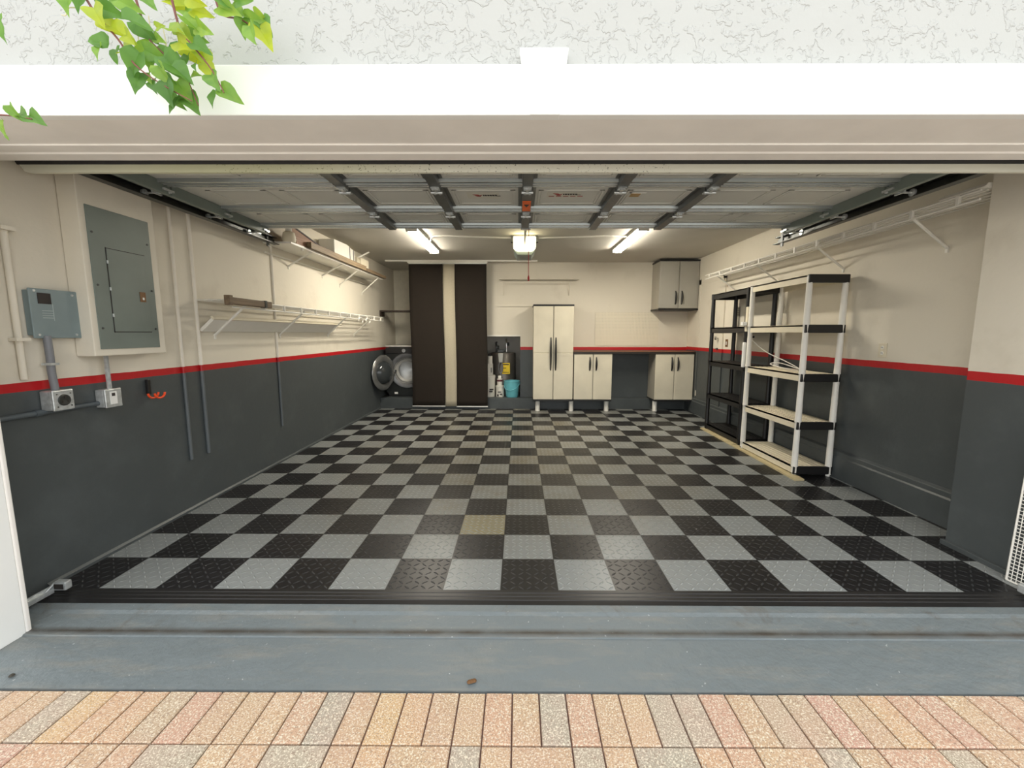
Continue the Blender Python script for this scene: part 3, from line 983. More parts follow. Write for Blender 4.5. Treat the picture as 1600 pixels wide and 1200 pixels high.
# ------------------------------------------------------------------ resin cabinets
def handle(bm, x, y, z0, z1):
    n = 10
    pts = []
    for k in range(n + 1):
        t = k / n
        pts.append((x, y - 0.10 * math.sin(PI * t) ** 0.5, z0 + (z1 - z0) * t))
    tube(bm, pts, [0.03 + 0.025 * math.sin(PI * k / n) for k in range(n + 1)], 8)
def cabinet(name, label, x0, x1, z0, z1, y0, y1, hz, split=None, topcap=True, botcap=True, hy=0.14, legs=(), dm=None):
    dm = dm or M_cabdoor
    t = thing(name, label, 'cabinet', ((x0 + x1) / 2, (y0 + y1) / 2, z0 - (0.6 if legs else 0)))
    obj('carcass', bx(x0 + 0.02, x1 - 0.02, y0 + 0.06, y1, z0, z1), M_cabside, t, 0.01)
    if topcap: obj('top_cap', bx(x0 - 0.01, x1 + 0.01, y0 - 0.02, y1, z1, z1 + 0.09), M_blackpl, t, 0.015)
    if botcap: obj('base_cap', bx(x0 - 0.01, x1 + 0.01, y0 - 0.02, y1, z0 - 0.09, z0), M_blackpl, t, 0.015)
    xm = (x0 + x1) / 2
    for a, c, hx_ in ((x0, xm - 0.015, xm - hy), (xm + 0.015, x1, xm + hy)):
        b = B()
        ss = [(z0 + 0.01, z1 - 0.01)] if not split else [(z0 + 0.01, split - 0.015), (split + 0.015, z1 - 0.01)]
        for s0, s1 in ss:
            box(b, a + 0.01, c - 0.01, y0, y0 + 0.06, s0, s1)
        if split: box(b, a + 0.02, c - 0.02, y0 + 0.02, y0 + 0.06, split - 0.02, split + 0.02)
        d = obj('door', b, dm, t, 0.018)
        b = B()
        for s0, s1 in ss:
            m = 0.13
            for q in ((a + m, c - m, s0 + m, s0 + m + 0.02), (a + m, c - m, s1 - m - 0.02, s1 - m), (a + m, a + m + 0.02, s0 + m, s1 - m), (c - m - 0.02, c - m, s0 + m, s1 - m)):
                box(b, q[0], q[1], y0 - 0.006, y0 + 0.01, q[2], q[3])
        obj('door_moulding', b, dm, d)
        b = B(); handle(b, hx_, y0 + 0.01, *hz)
        obj('handle', b, M_blackpl, d, smooth=True)
    for lx in legs:
        b = B(); lathe(b, [(0.13, 0.0), (0.13, z0 - 0.11)], (lx, y0 + 0.3, 0.003), 2, 24)
        obj('leg', b, M_postwhite, t, smooth=True, label='white pipe leg')
    return t
cabinet('storage_cabinet', 'tall cream resin cabinet with two long doors, left end of the row', 1.12, 3.37, 0.70, 5.93, 16.55, 17.88, (2.36, 4.2), split=3.34, legs=(1.4, 3.32))
cabinet('storage_cabinet', 'low cream cabinet under the counter, next to the tall cabinet', 3.41, 5.56, 0.70, 3.30, 16.55, 17.88, (2.36, 3.1), topcap=False, hy=0.18, legs=(5.34,))
cabinet('storage_cabinet', 'low cream cabinet under the counter at its right end', 7.97, 10.14, 0.70, 3.30, 16.55, 17.88, (2.36, 3.1), topcap=False, hy=0.17, legs=(8.12,))
cabinet('wall_cabinet', 'grey two-door cabinet hung high in the back right corner', 8.0, 10.18, 5.80, 8.34, 16.55, 17.88, (6.03, 6.74), hy=0.17, dm=mat('grey_cabinet_resin', 'a3a096', 0.5, var=0.05, vs=2.5))
ct = thing('countertop', 'long wooden countertop with dark front edge along the back wall', 'countertop', (6.8, 17.2, 3.31))
obj('worktop', bx(3.38, 10.19, 16.56, 17.89, 3.32, 3.43), M_counter, ct)
obj('front_edge', bx(3.38, 10.19, 16.50, 16.56, 3.31, 3.42), M_counteredge, ct)
tag(obj('pegboard', bx(4.79, 8.5, 17.86, 17.9, 3.72, 5.65), M_peg), 'cream pegboard on the back wall above the countertop', 'pegboard')

# wire shelving -------------------------------------------------------
def wire_deck(x_wall, x_front, z, y0, y1, lip=0.17, step=0.085):
    b = B(); r = 0.015
    for k in range(5):
        x = x_wall + (x_front - x_wall) * (k + 0.3) / 5.0
        tube(b, [(x, y0, z), (x, y1, z)], r * 1.2, 5)
    tube(b, [(x_front, y0, z), (x_front, y1, z)], r * 1.6, 6)
    tube(b, [(x_front, y0, z - lip), (x_front, y1, z - lip)], r * 1.6, 6)
    y = y0
    while y <= y1:
        tube(b, [(x_wall, y, z + 0.015), (x_front, y, z + 0.015)], r * 0.6, 4)
        y += step
    return b
def wire_ties(t, x_front, z, y0, y1, lip=0.17):
    y = y0 + 0.03
    while y < y1 + 0.01:
        obj('lip_tie', bx(x_front - 0.03, x_front + 0.03, y - 0.03, y + 0.03, z - lip - 0.01, z + 0.02), M_white, t); y += 1.0
def brace(parent, xw, zw, xf, zf, y):
    b = B(); tube(b, [(xw, y, zw), (xf, y, zf)], 0.034, 8); box(b, min(xw, xw * 0.999), xw + (0.03 if xw < 0 else 0.0), y - 0.03, y + 0.03, zw - 0.1, zw + 0.03) if xw < 0 else box(b, xw - 0.03, xw, y - 0.03, y + 0.03, zw - 0.1, zw + 0.03)
    obj('brace', b, M_white, parent)

t = thing('wire_shelf', 'long white wire shelf high on the right wall', 'wire shelf', (9.7, 7.5, 7.0))
obj('wire_deck', wire_deck(10.19, 9.2, 7.17, 1.72, 13.6), M_white, t)
wire_ties(t, 9.2, 7.17, 2.1, 13.6)
for y in (3.23, 6.32, 9.54, 12.66): brace(t, 10.2, 6.38, 9.24, 7.1, y)
b = B(); prism(b, [(9.95, 7.2), (9.3, 7.2), (9.25, 7.24), (9.3, 7.30), (9.95, 7.30)], 1, 1.7, 2.6)
tag(obj('slat_bundle', b, M_white), 'bundle of white slats lying at near end of right wire shelf', 'slats')

t = thing('wire_shelf', 'white wire shelf at mid height on the left wall', 'wire shelf', (-7.4, 9.8, 5.0))
obj('wire_deck', wire_deck(-7.87, -6.92, 5.24, 3.9, 15.6), M_white, t)
wire_ties(t, -6.92, 5.24, 5.2, 15.6)
for y in (4.5, 7.56, 11.17, 14.0): brace(t, -7.88, 4.35, -6.97, 5.16, y)

t = thing('board_shelf', 'white board shelf high on the left wall, loaded with planks', 'shelf', (-7.4, 10.5, 7.2))
obj('shelf_board', bx(-7.87, -6.96, 6.95, 16.0, 7.26, 7.32), M_white, t)
for y, zw in ((8.37, 6.77), (10.93, 6.79), (12.6, 6.6), (15.3, 6.5)): brace(t, -7.88, zw, -7.0, 7.27, y)
b = B(); tube(b, [(-7.84, 6.95, 7.0), (-7.84, 15.5, 7.0)], 0.03); obj('wall_rail', b, M_white, t)
# planks and things on it
tag(obj('wooden_plank', bx(-7.0, -6.83, 8.0, 13.2, 7.323, 7.53), M_wood), 'weathered brown plank along front edge of the loaded left shelf', 'plank')
tag(obj('wooden_plank', bx(-7.0, -6.83, 13.25, 16.1, 7.323, 7.46), M_wood3), 'dark brown plank at the far end of the loaded left shelf', 'plank')
tag(obj('wooden_plank', bx(-7.17, -7.02, 7.4, 10.2, 7.32, 7.52), M_wood2), 'reddish plank behind the brown one on the loaded left shelf', 'plank')
b = B(); prism(b, [(7.3, 7.325), (10.5, 7.325), (10.5, 7.50), (7.3, 7.94)], 0, -7.30, -7.20)
pn = obj('leaning_board', b, M_wood2); tag(pn, 'long tapering board with black top edge on the loaded left shelf', 'board')
b = B(); prism(b, [(7.3, 7.94), (10.5, 7.50), (10.5, 7.55), (7.3, 7.99)], 0, -7.32, -7.18); obj('dark_edge', b, M_woodd, pn, label='black top edge')
t = thing('white_carton', 'large white box with dark straps on the loaded left shelf', 'box', (-7.4, 11.6, 7.32))
b = B(); prism(b, [(10.6, 7.32), (12.7, 7.32), (12.7, 8.1), (11.9, 8.24), (10.6, 8.2)], 0, -7.8, -7.15); obj('shell', b, M_white, t, 0.03)
obj('strap', bx(-7.15, -7.142, 12.1, 12.16, 7.34, 8.18), M_ink, t); obj('strap', bx(-7.15, -7.142, 12.5, 12.56, 7.34, 8.12), M_ink, t)
t = thing('white_crate', 'smaller white box with dark marks at far end of loaded left shelf', 'box', (-7.3, 13.9, 7.32))
obj('shell', bx(-7.6, -7.1, 13.3, 14.3, 7.32, 7.95), M_creampl, t, 0.02)
b = B(); prism(b, [(-7.45, 7.85), (-7.25, 7.85), (-7.35, 7.68)], 1, 13.29, 13.3); box(b, -7.5, -7.2, 13.29, 13.3, 7.42, 7.5); obj('print_marks', b, M_ink, t)
b = B()
for k in range(4): box(b, -7.55, -7.12, 12.85 + k * 0.1, 12.92 + k * 0.1, 7.32, 7.9 - 0.03 * k)
tag(obj('white_sheets', b, M_creampl), 'upright cream slats between the two white boxes on left shelf', 'slats')
b = B(); tube(b, [(-7.4, 13.6, 7.97), (-7.1, 14.4, 8.4)], 0.035)
tag(obj('stick', b, M_white), 'short pale stick slanting up from the smaller white box', 'stick')
t = thing('paint_can', 'dented pale can with white cap at near end of left shelf', 'can', (-7.1, 6.15, 7.32))
b = B(); lathe(b, [(0.19, 0.0), (0.21, 0.1), (0.17, 0.3), (0.1, 0.34)], (-7.1, 7.1, 7.32), 2, 18); obj('body', b, M_creampl, t, smooth=True)
b = B(); lathe(b, [(0.1, 0.0), (0.09, 0.16), (0.0, 0.17)], (-7.1, 7.1, 7.66), 2, 14); obj('cap', b, M_white, t, smooth=True)
b = B(); lathe(b, [(0.0, 0.0), (0.05, 0.02), (0.03, 0.1), (0.0, 0.12)], (-7.0, 7.7, 7.16), 2, 10)
box(b, -7.01, -6.99, 7.69, 7.71, 7.24, 7.3)
tag(obj('plastic_hook', b, M_white), 'tiny white hook under near end of loaded left shelf', 'hook')

# long slats resting on the mid shelf braces
b = B()
prism(b, [(-7.80, 4.45), (-7.77, 4.475), (-7.47, 4.74), (-7.44, 4.77), (-7.50, 4.82), (-7.86, 4.50)], 1, 3.95, 11.3)
sl = obj('window_blind', b, M_white); tag(sl, 'long white folded blind lying on the braces below left wire shelf', 'blind')
b = B()
prism(b, [(-7.46, 4.75), (-7.42, 4.77), (-7.48, 4.85), (-7.53, 4.83)], 1, 3.92, 11.6)
obj('blind_headrail', b, M_creampl, sl, label='cream top rail')
t = thing('rolled_batten', 'brown wooden batten tied to near end of left wire shelf', 'batten', (-6.9, 4.3, 5.2))
obj('batten', bx(-6.88, -6.76, 3.62, 5.35, 5.12, 5.30), M_wood3, t, 0.02)
obj('end_block', bx(-6.89, -6.74, 3.56, 3.68, 5.10, 5.34), M_wood3, t, 0.01)
obj('tape_wrap', bx(-6.89, -6.75, 5.0, 5.1, 5.11, 5.31), M_darksteel, t)
def hanger(y, label):
    b = B()
    pts = [(-6.86, y + 0.26 * math.cos(a), 5.0 + 0.12 * math.sin(a)) for a in [math.radians(d) for d in range(-60, 215, 15)]]
    tube(b, pts, 0.022)
    return tag(obj('plastic_ring_hook', b, M_white, smooth=True), label, 'hook', 'white ring hooks on left wire shelf')
hanger(12.3, 'white C-shaped hook on left wire shelf, the nearer of two')
hanger(13.2, 'white C-shaped hook on left wire shelf, the farther of two')

# back wall wire shelf (painted over) and the bare rail below it
t = thing('wire_shelf', 'cream painted wire shelf high on the back wall', 'wire shelf', (1.5, 17.6, 7.4))
b = B()
for z in (7.5, 7.36):
    tube(b, [(-0.82, 17.45, z), (3.75, 17.45, z)], 0.018, 6)
for k in range(4): tube(b, [(-0.82, 17.5 + 0.1 * k, 7.5), (3.75, 17.5 + 0.1 * k, 7.5)], 0.012, 5)
for k in range(46):
    tube(b, [(-0.8 + k * 0.1, 17.45, 7.51), (-0.8 + k * 0.1, 17.88, 7.51)], 0.007, 4)
obj('wire_deck', b, M_cream, t)
for x in (-0.57, 3.22):
    b = B(); tube(b, [(x, 17.5, 7.4), (x, 17.86, 6.62)], 0.02); obj('brace', b, M_cream, t)
tag(obj('wall_rail', bx(-0.83, 1.1, 17.84, 17.9, 5.98, 6.06), M_cream), 'cream horizontal rail on back wall left of the tall cabinet', 'rail')

# ------------------------------------------------------------------ left wall electrics
t = thing('breaker_panel', 'recessed grey breaker panel in a white boxed surround', 'breaker panel', (-7.7, 1.7, 4.0))
obj('surround', bx(-7.87, -7.52, 0.94, 2.50, 3.98, 7.36), M_cream, t, 0.015, label='cream boxed surround')
cv = obj('cover', bx(-7.52, -7.50, 1.05, 2.33, 4.11, 6.72), M_panelgrey, t, 0.004)
dd = obj('panel_door', bx(-7.50, -7.488, 1.35, 2.15, 4.44, 6.0), M_panelgrey, t, 0.003)
b = B()
for q in ((1.335, 1.35, 4.42, 6.02), (1.335, 2.16, 6.0, 6.012), (1.335, 2.16, 4.425, 4.44)): box(b, -7.502, -7.495, *q)
obj('door_gap', b, M_ink, t)
b = B()
for z in (4.75, 5.25, 5.75): tube(b, [(-7.487, 1.345, z - 0.03), (-7.487, 1.345, z + 0.03)], 0.014, 8)
obj('hinge_pins', b, M_galv, dd)
b = B(); box(b, -7.487, -7.48, 1.95, 2.08, 5.05, 5.25)
lt = obj('latch', b, M_brass, dd)
obj('latch_slot', bx(-7.48, -7.475, 2.0, 2.04, 5.09, 5.14), M_label, lt)
for y in (1.12, 2.26):
    for z in (4.5, 5.3, 6.25):
        b = B(); lathe(b, [(0.022, 0.0), (0.018, 0.012)], (-7.5, y, z), 0, 10); obj('screw', b, M_darksteel, cv)

t = thing('disconnect_box', 'blue-grey steel control box with small dark display', 'electrical box', (-7.8, 0.57, 4.33))
obj('enclosure', bx(-7.87, -7.76, 0.21, 0.93, 4.37, 5.12), M_greysteel, t, 0.01)
b = bx(-7.76, -7.735, 0.19, 0.96, 4.32, 5.15)
fr = obj('front_cover', b, M_greysteel, t, 0.012)
obj('display', bx(-7.735, -7.728, 0.31, 0.51, 4.90, 5.08), M_ink, fr)
b = B()
for k in range(4): box(b, -7.735, -7.730, 0.35, 0.52, 4.78 - 0.04 * k, 4.79 - 0.04 * k)
box(b, -7.735, -7.729, 0.52, 0.53, 4.62, 4.9)
obj('printed_lines', b, mat('pale_print', 'a5b0b0', 0.5), fr)
for y, z in ((0.27, 5.11), (0.86, 5.08), (0.27, 4.38), (0.86, 4.38)):
    b = B(); lathe(b, [(0.022, 0.0), (0.018, 0.012)], (-7.735, y, z), 0, 10); obj('screw', b, M_galv, fr)

b = B(); tube(b, smoothpath([(-7.74, 0.38, 4.36), (-7.72, 0.37, 4.0), (-7.74, 0.38, 3.75), (-7.74, 0.40, 3.42)]), 0.055, 12)
cdt = obj('flexible_conduit', b, M_cond, smooth=True); tag(cdt, 'thick grey conduit below the blue-grey control box', 'conduit')
b = B(); box(b, -7.82, -7.66, 0.31, 0.45, 3.86, 3.90); obj('clamp', b, M_galv, cdt)
b = B()
n = 90
tube(b, [(-7.72, 1.33 + 0.0 * k, 3.98 - 0.66 * k / n) for k in range(n + 1)], [0.036 + 0.005 * (k % 2) for k in range(n + 1)], 12)
tag(obj('flexible_conduit', b, M_galv), 'ribbed metal conduit below the white breaker panel surround', 'conduit')
def outlet_box(name, label, y0, y1, z0, z1, dpt, round_out):
    t = thing(name, label, 'outlet box', (-7.8, (y0 + y1) / 2, z0))
    obj('box_body', bx(XL + 0.005, XL + dpt - 0.04, y0, y1, z0, z1), M_galv, t, 0.02)
    cv = obj('cover', bx(XL + dpt - 0.04, XL + dpt, y0 - 0.01, y1 + 0.01, z0 - 0.01, z1 + 0.01), M_galv, t, 0.03, segs=3)
    x = XL + dpt
    ym, zm = (y0 + y1) / 2, (z0 + z1) / 2
    if round_out:
        b = B(); lathe(b, [(0.10, 0.0), (0.095, 0.02), (0.08, 0.022), (0.0, 0.015)], (x, ym, zm), 0, 28)
        rc = obj('receptacle', b, M_darksteel, cv)
        b = B()
        for a in (90, 210, 330):
            yy, zz = ym + 0.05 * math.cos(math.radians(a)), zm + 0.05 * math.sin(math.radians(a))
            box(b, x + 0.018, x + 0.026, yy - 0.008, yy + 0.008, zz - 0.018, zz + 0.018)
        obj('slots', b, M_ink, rc)
        for sy in (-0.11, 0.11):
            for sz in (-0.11, 0.11):
                b = B(); lathe(b, [(0.016, 0.0), (0.012, 0.01)], (x, ym + sy, zm + sz), 0, 8); obj('screw', b, M_chrome, cv)
    else:
        lb = obj('white_label', bx(x, x + 0.006, ym - 0.08, ym + 0.06, zm - 0.12, zm + 0.13), M_label, cv)
        b = B(); box(b, x + 0.006, x + 0.010, ym - 0.045, ym + 0.02, zm + 0.04, zm + 0.1); obj('window', b, M_ink, lb)
    return t
outlet_box('outlet_box', 'square steel outlet box with round receptacle below control box', 0.26, 0.58, 3.08, 3.42, 0.25, True)
outlet_box('outlet_box', 'square steel box with small white label below breaker panel', 1.18, 1.50, 2.97, 3.32, 0.22, False)
b = B(); tube(b, [(-7.83, -0.45, 3.06), (-7.83, 1.18, 3.06)], 0.045, 12)
cdt = obj('wall_conduit', b, M_condpaint, smooth=True); tag(cdt, 'horizontal dark painted conduit running into the labelled steel box', 'conduit')
b = B(); tube(b, [(-7.83, 0.12, 3.06), (-7.83, 0.22, 3.06)], 0.058, 12); obj('coupling', b, M_condpaint, cdt, smooth=True)
M_condl = wallpaint('paint_on_conduit', 3.45, 3.60, 0.1, 'e9e3d6', '5c6265')
for y, z0, z1, lb, r in ((3.32, 1.28, 7.4, 'thin painted conduit on left wall right beside the breaker panel', 0.04), (3.9, 1.28, 7.4, 'painted conduit second to the right of the breaker panel', 0.045), (7.33, 1.24, 7.45, 'painted conduit on left wall crossing behind the wire shelf middle', 0.04)):
    b = B(); tube(b, [(-7.85, y, z0), (-7.85, y, z1)], r, 10)
    tag(obj('wall_conduit', b, M_condl, smooth=True), lb, 'conduit')
b = B(); tube(b, [(-7.82, 0.04, 3.65), (-7.82, 0.04, 6.1)], 0.045, 12)
cdt = obj('wall_pipe', b, M_cream, smooth=True); tag(cdt, 'cream painted pipe at left edge beside the control box', 'pipe')
b = B(); box(b, -7.87, -7.73, -0.06, 0.14, 4.28, 4.33); box(b, -7.87, -7.73, -0.06, 0.14, 6.02, 6.08); obj('strap', b, M_cream, cdt)
# orange hook
hk = thing('storage_hook', 'orange rubber-coated hook with black stem on the dark wall', 'hook', (-7.8, 2.3, 3.0))
b = B(); box(b, -7.86, -7.80, 2.26, 2.34, 3.08, 3.4); obj('stem', b, M_blackpl, hk, 0.01)
b = B()
for dx_ in (0.0, 0.12):
    pts = [(-7.76 + dx_, 2.33 + 0.13 * math.cos(a) + 0.03 * (dx_ > 0), 3.10 + 0.11 * math.sin(a)) for a in [math.radians(d) for d in range(180, 361, 15)]]
    tube(b, pts, 0.022)
obj('orange_prongs', b, M_orange, hk, smooth=True)

# safety sensor and bracket at the foot of each jamb
def sensor(x, sg, label):
    t = thing('safety_sensor', label, 'sensor', (x, -0.1, 0.0))
    b = B()
    box(b, x - 0.03, x + 0.03, -0.55, -0.12, 0.06, 0.10); box(b, x - 0.03, x - 0.01, -0.55, -0.12, 0.0, 0.14)
    tube(b, [(x, -0.30, 0.07), (x + sg * 0.02, -0.12, 0.18)], 0.018)
    obj('bracket', b, M_galv, t)
    e = obj('sensor_eye', bx(min(x, x + sg * 0.22), max(x, x + sg * 0.22), -0.15, -0.03, 0.05, 0.20), M_galv, t, 0.02)
    b = B(); box(b, min(x + sg * .03, x + sg * 0.19), max(x + sg * .03, x + sg * 0.19), -0.155, -0.15, 0.08, 0.17); obj('sensor_window', b, M_ink, e)
sensor(-7.62, 1, 'small silver safety sensor on bracket beside the left jamb')
sensor(9.05, -1, 'small silver safety sensor at the foot of the white grid')

# ------------------------------------------------------------------ right wall fittings
b = bx(10.18, 10.2, 4.52, 4.78, 3.78, 4.17)
t = obj('wall_outlet', b, M_creampl, bevel=0.008); tag(t, 'cream wall outlet on the right wall above the red stripe', 'outlet')
b = B()
for z in (3.9, 4.05): lathe(b, [(0.05, 0.0), (0.045, -0.01)], (10.18, 4.65, z), 0, 16)
sk = obj('socket', b, M_white, t)
b = B()
for z in (3.9, 4.05):
    for y in (4.63, 4.67): box(b, 10.166, 10.172, y - 0.005, y + 0.005, z - 0.015, z + 0.02)
obj('slots', b, M_ink, sk)
dr = obj('door_1', bx(10.16, 10.2, 13.75, 16.2, 0.02, 7.05), M_wall_r); dr['kind'] = 'structure'
b = B(); lathe(b, [(0.03, 0.0), (0.03, -0.08), (0.09, -0.12), (0.09, -0.17), (0.0, -0.2)], (10.16, 13.92, 4.2), 0, 20); obj('door_knob', b, M_chrome, dr, smooth=True)
b = B(); tube(b, smoothpath([(10.16, 13.95, 3.7), (10.05, 13.95, 3.68), (10.03, 13.7, 3.66)]), 0.03); obj('door_lever', b, M_darksteel, dr, smooth=True)
for z in (1.0, 3.9, 6.3): obj('door_hinge', bx(10.13, 10.17, 16.18, 16.24, z, z + 0.3), M_cream, dr)
b = B()
box(b, 10.14, 10.2, 16.2, 16.42, 0.0, 7.3); box(b, 10.14, 10.2, 13.5, 13.75, 0.0, 7.3); box(b, 10.14, 10.2, 13.5, 16.42, 7.05, 7.3)
struct('trim_12', b, M_wall_r)
t = obj('light_switch', bx(10.18, 10.2, 13.05, 13.28, 3.8, 4.16), M_brass, bevel=0.005); tag(t, 'bronze light switch plate beside the side door', 'light switch')
obj('toggle', bx(10.165, 10.18, 13.13, 13.19, 3.9, 4.05), M_label, t)
b = bx(10.188, 10.2, 12.15, 12.45, 5.2, 5.62); t = obj('paper_notice', b, mat('notice_grey', '8e897c', 0.6)); tag(t, 'small grey notice on right wall seen through the black shelf', 'notice')
b = B()
for k in range(4): box(b, 10.185, 10.188, 12.19, 12.41, 5.28 + 0.08 * k, 5.30 + 0.08 * k)
obj('printed_lines', b, M_ink, t)

# resin shelving units
def shelf_unit(label, x0, x1, y0, y1, m_deck, m_cap, m_post, zf):
    t = thing('shelving_unit', label, 'shelving unit', ((x0 + x1) / 2, (y0 + y1) / 2, 0.0))
    Z = [0.31, 1.72, 3.2, 4.68, 6.15]
    for z in Z:
        b = B()
        box(b, x0, x1, y0 + 0.03, y1 - 0.03, z - 0.045, z)
        box(b, x0, x0 + 0.04, y0 + 0.03, y1 - 0.03, z - 0.22, z)
        box(b, x1 - 0.04, x1, y0 + 0.03, y1 - 0.03, z - 0.22, z)
        k = x0 + 0.12
        while k < x1 - 0.1:
            box(b, k, k + 0.05, y0 + 0.1, y1 - 0.1, z, z + 0.012); k += 0.16
        sh = obj('shelf', b, m_deck, t)
        for ya, yb in ((y0 - 0.03, y0 + 0.05), (y1 - 0.05, y1 + 0.03)):
            obj('end_rail', bx(x0 - 0.03, x1 + 0.03, ya, yb, z - 0.235, z + 0.01), m_cap, sh, 0.015)
    for x in (x0 + 0.04, x1 - 0.04):
        for y in (y0 + 0.05, y1 - 0.05):
            zb = zf if x < (x0 + x1) / 2 else 0.003
            b = B()
            prof = [(0.06, 0.0), (0.06, 0.05), (0.085, 0.06)]
            for k in range(4):
                prof += [(0.085, Z[k] - zb), (0.095, Z[k] + 0.01 - zb), (0.09, Z[k] + 0.12 - zb), (0.08, Z[k + 1] - 0.25 - zb)]
            prof += [(0.08, Z[4] - 0.02 - zb)]
            lathe(b, prof, (x, y, zb), 2, 16)
            obj('post', b, m_post, t, smooth=True)
    return t
shelf_unit('five-tier white and cream shelving unit with black end rails', 8.88, 10.02, 5.85, 8.95, M_creampl, M_blackpl, M_postwhite, 0.063)
shelf_unit('five-tier all-black shelving unit behind the white one', 8.98, 10.06, 9.3, 12.25, M_blackpl, M_blackpl, M_blackpl, 0.063)
b = B(); prism(b, [(8.66, 5.45), (8.95, 5.45), (9.0, 9.35), (8.76, 9.35)], 2, 0.003, 0.06)
tag(obj('wooden_lath', b, M_lathe), 'pale wooden lath on the floor under the white shelving front posts', 'lath')
b = B(); prism(b, [(8.76, 9.4), (9.06, 9.4), (9.06, 12.4), (8.82, 12.4)], 2, 0.003, 0.06)
tag(obj('wooden_lath', b, M_lathe), 'pale wooden lath on the floor under the black shelving front posts', 'lath')
obj_ = bx(8.86, 8.98, 9.02, 9.2, 4.5, 5.42)
t = thing('power_strip', 'cream power strip hung upright between the two shelving units', 'power strip', (8.92, 9.1, 4.4))
obj('strip_body', obj_, M_creampl, t, 0.02)
obj('plug', bx(8.70, 8.86, 9.04, 9.2, 4.72, 4.86), M_label, t, 0.02)
t = thing('fluorescent_tube_lamp', 'white lamp with black curved bracket below the cream power strip', 'lamp', (8.9, 9.1, 3.1))
obj('lamp_body', bx(8.80, 8.90, 9.04, 9.18, 3.15, 4.1), M_label, t, 0.03)
b = B(); tube(b, smoothpath([(8.86, 9.1, 4.3), (8.98, 9.12, 4.1), (9.02, 9.12, 3.6), (8.95, 9.12, 3.24)]), 0.025); box(b, 8.82, 9.18, 9.06, 9.14, 4.26, 4.34)
obj('bracket', b, M_blackpl, t, smooth=True)
b = B(); tube(b, smoothpath([(8.95, 9.08, 4.4), (9.1, 8.9, 4.1), (9.3, 8.4, 3.75), (9.55, 7.6, 3.45), (9.65, 7.1, 3.235), (9.35, 7.3, 3.25), (9.15, 7.9, 3.36), (9.3, 7.6, 3.42), (9.6, 6.9, 3.235)], 8), 0.016, 8)
tag(obj('white_cable', b, M_cable, smooth=True), 'white cable looping onto the middle shelf of the white unit', 'cable')

# white wire grid at the right edge
gr = thing('wire_grid_panel', 'white wire mesh panel standing at the right edge of the opening', 'mesh panel', (9.16, 0.0, 0.0))
def gp(s, h):   # s along the panel (towards the driveway), h up; the panel stands nearly upright
    return Vector((9.12 + 0.12 * s + 0.03 * h, 0.36 - s * 0.99, 0.02 + h))
b = B()
tube(b, [gp(0, 0), gp(1.3, 0), gp(1.3, 2.6), gp(0, 2.6), gp(0, 0)], 0.018, 6)
obj('frame_wire', b, M_white, gr)
b = B()
for k in range(1, 20): tube(b, [gp(0.065 * k, 0), gp(0.065 * k, 2.6)], 0.008, 4)
for k in range(1, 40): tube(b, [gp(0, 0.065 * k), gp(1.3, 0.065 * k)], 0.008, 4)
obj('mesh_wires', b, M_white, gr)

# ------------------------------------------------------------------ vine over the lintel
def at(px, py, Y):
    d = fw + (px - PX0) / F_PX * rt + (600 - py) / F_PX * up
    return CAMPOS + d * ((Y - CAMPOS.y) / d.y)
random.seed(4)
stems = [
    ([(118, -30), (150, 22), (185, 62), (210, 100), (250, 130), (300, 158)], -1.85, M_leafstem),
    ([(205, -25), (222, 30), (232, 60), (262, 90), (290, 120), (310, 165)], -1.75, M_leafstem),
    ([(262, -30), (280, 42), (300, 70), (330, 108), (350, 145)], -1.9, M_leafstem),
    ([(330, -30), (345, 20), (375, 30), (400, 45)], -1.7, M_leafstem),
    ([(-60, 178), (-20, 180), (10, 180), (50, 186)], -1.8, M_leafstem),
]
vine = thing('climbing_vine', 'green leafy vine sprays hanging over the white lintel', 'vine', tuple(at(230, 60, -1.8)))
for pts, Y, m in stems:
    b = B()
    P = [at(px, py, Y - 0.10 * i / len(pts) + random.uniform(-0.03, 0.03)) for i, (px, py) in enumerate(pts)]
    P = smoothpath(P, 5)
    tube(b, P, [0.013 - 0.008 * i / len(P) for i in range(len(P))], 6)
    obj('stem', b, m, vine, smooth=True)
b = B()
for pts in ([(130, 14), (108, 12), (103, 24), (96, 23)], [(212, -20), (213, 20), (217, 70)], [(232, 25), (236, 55), (232, 52)], [(255, 45), (262, 80), (258, 68)]):
    b = B(); tube(b, smoothpath([at(px, py, -1.65) for px, py in pts], 3), 0.006, 5)
    obj('dry_twig', b, M_twig, vine)

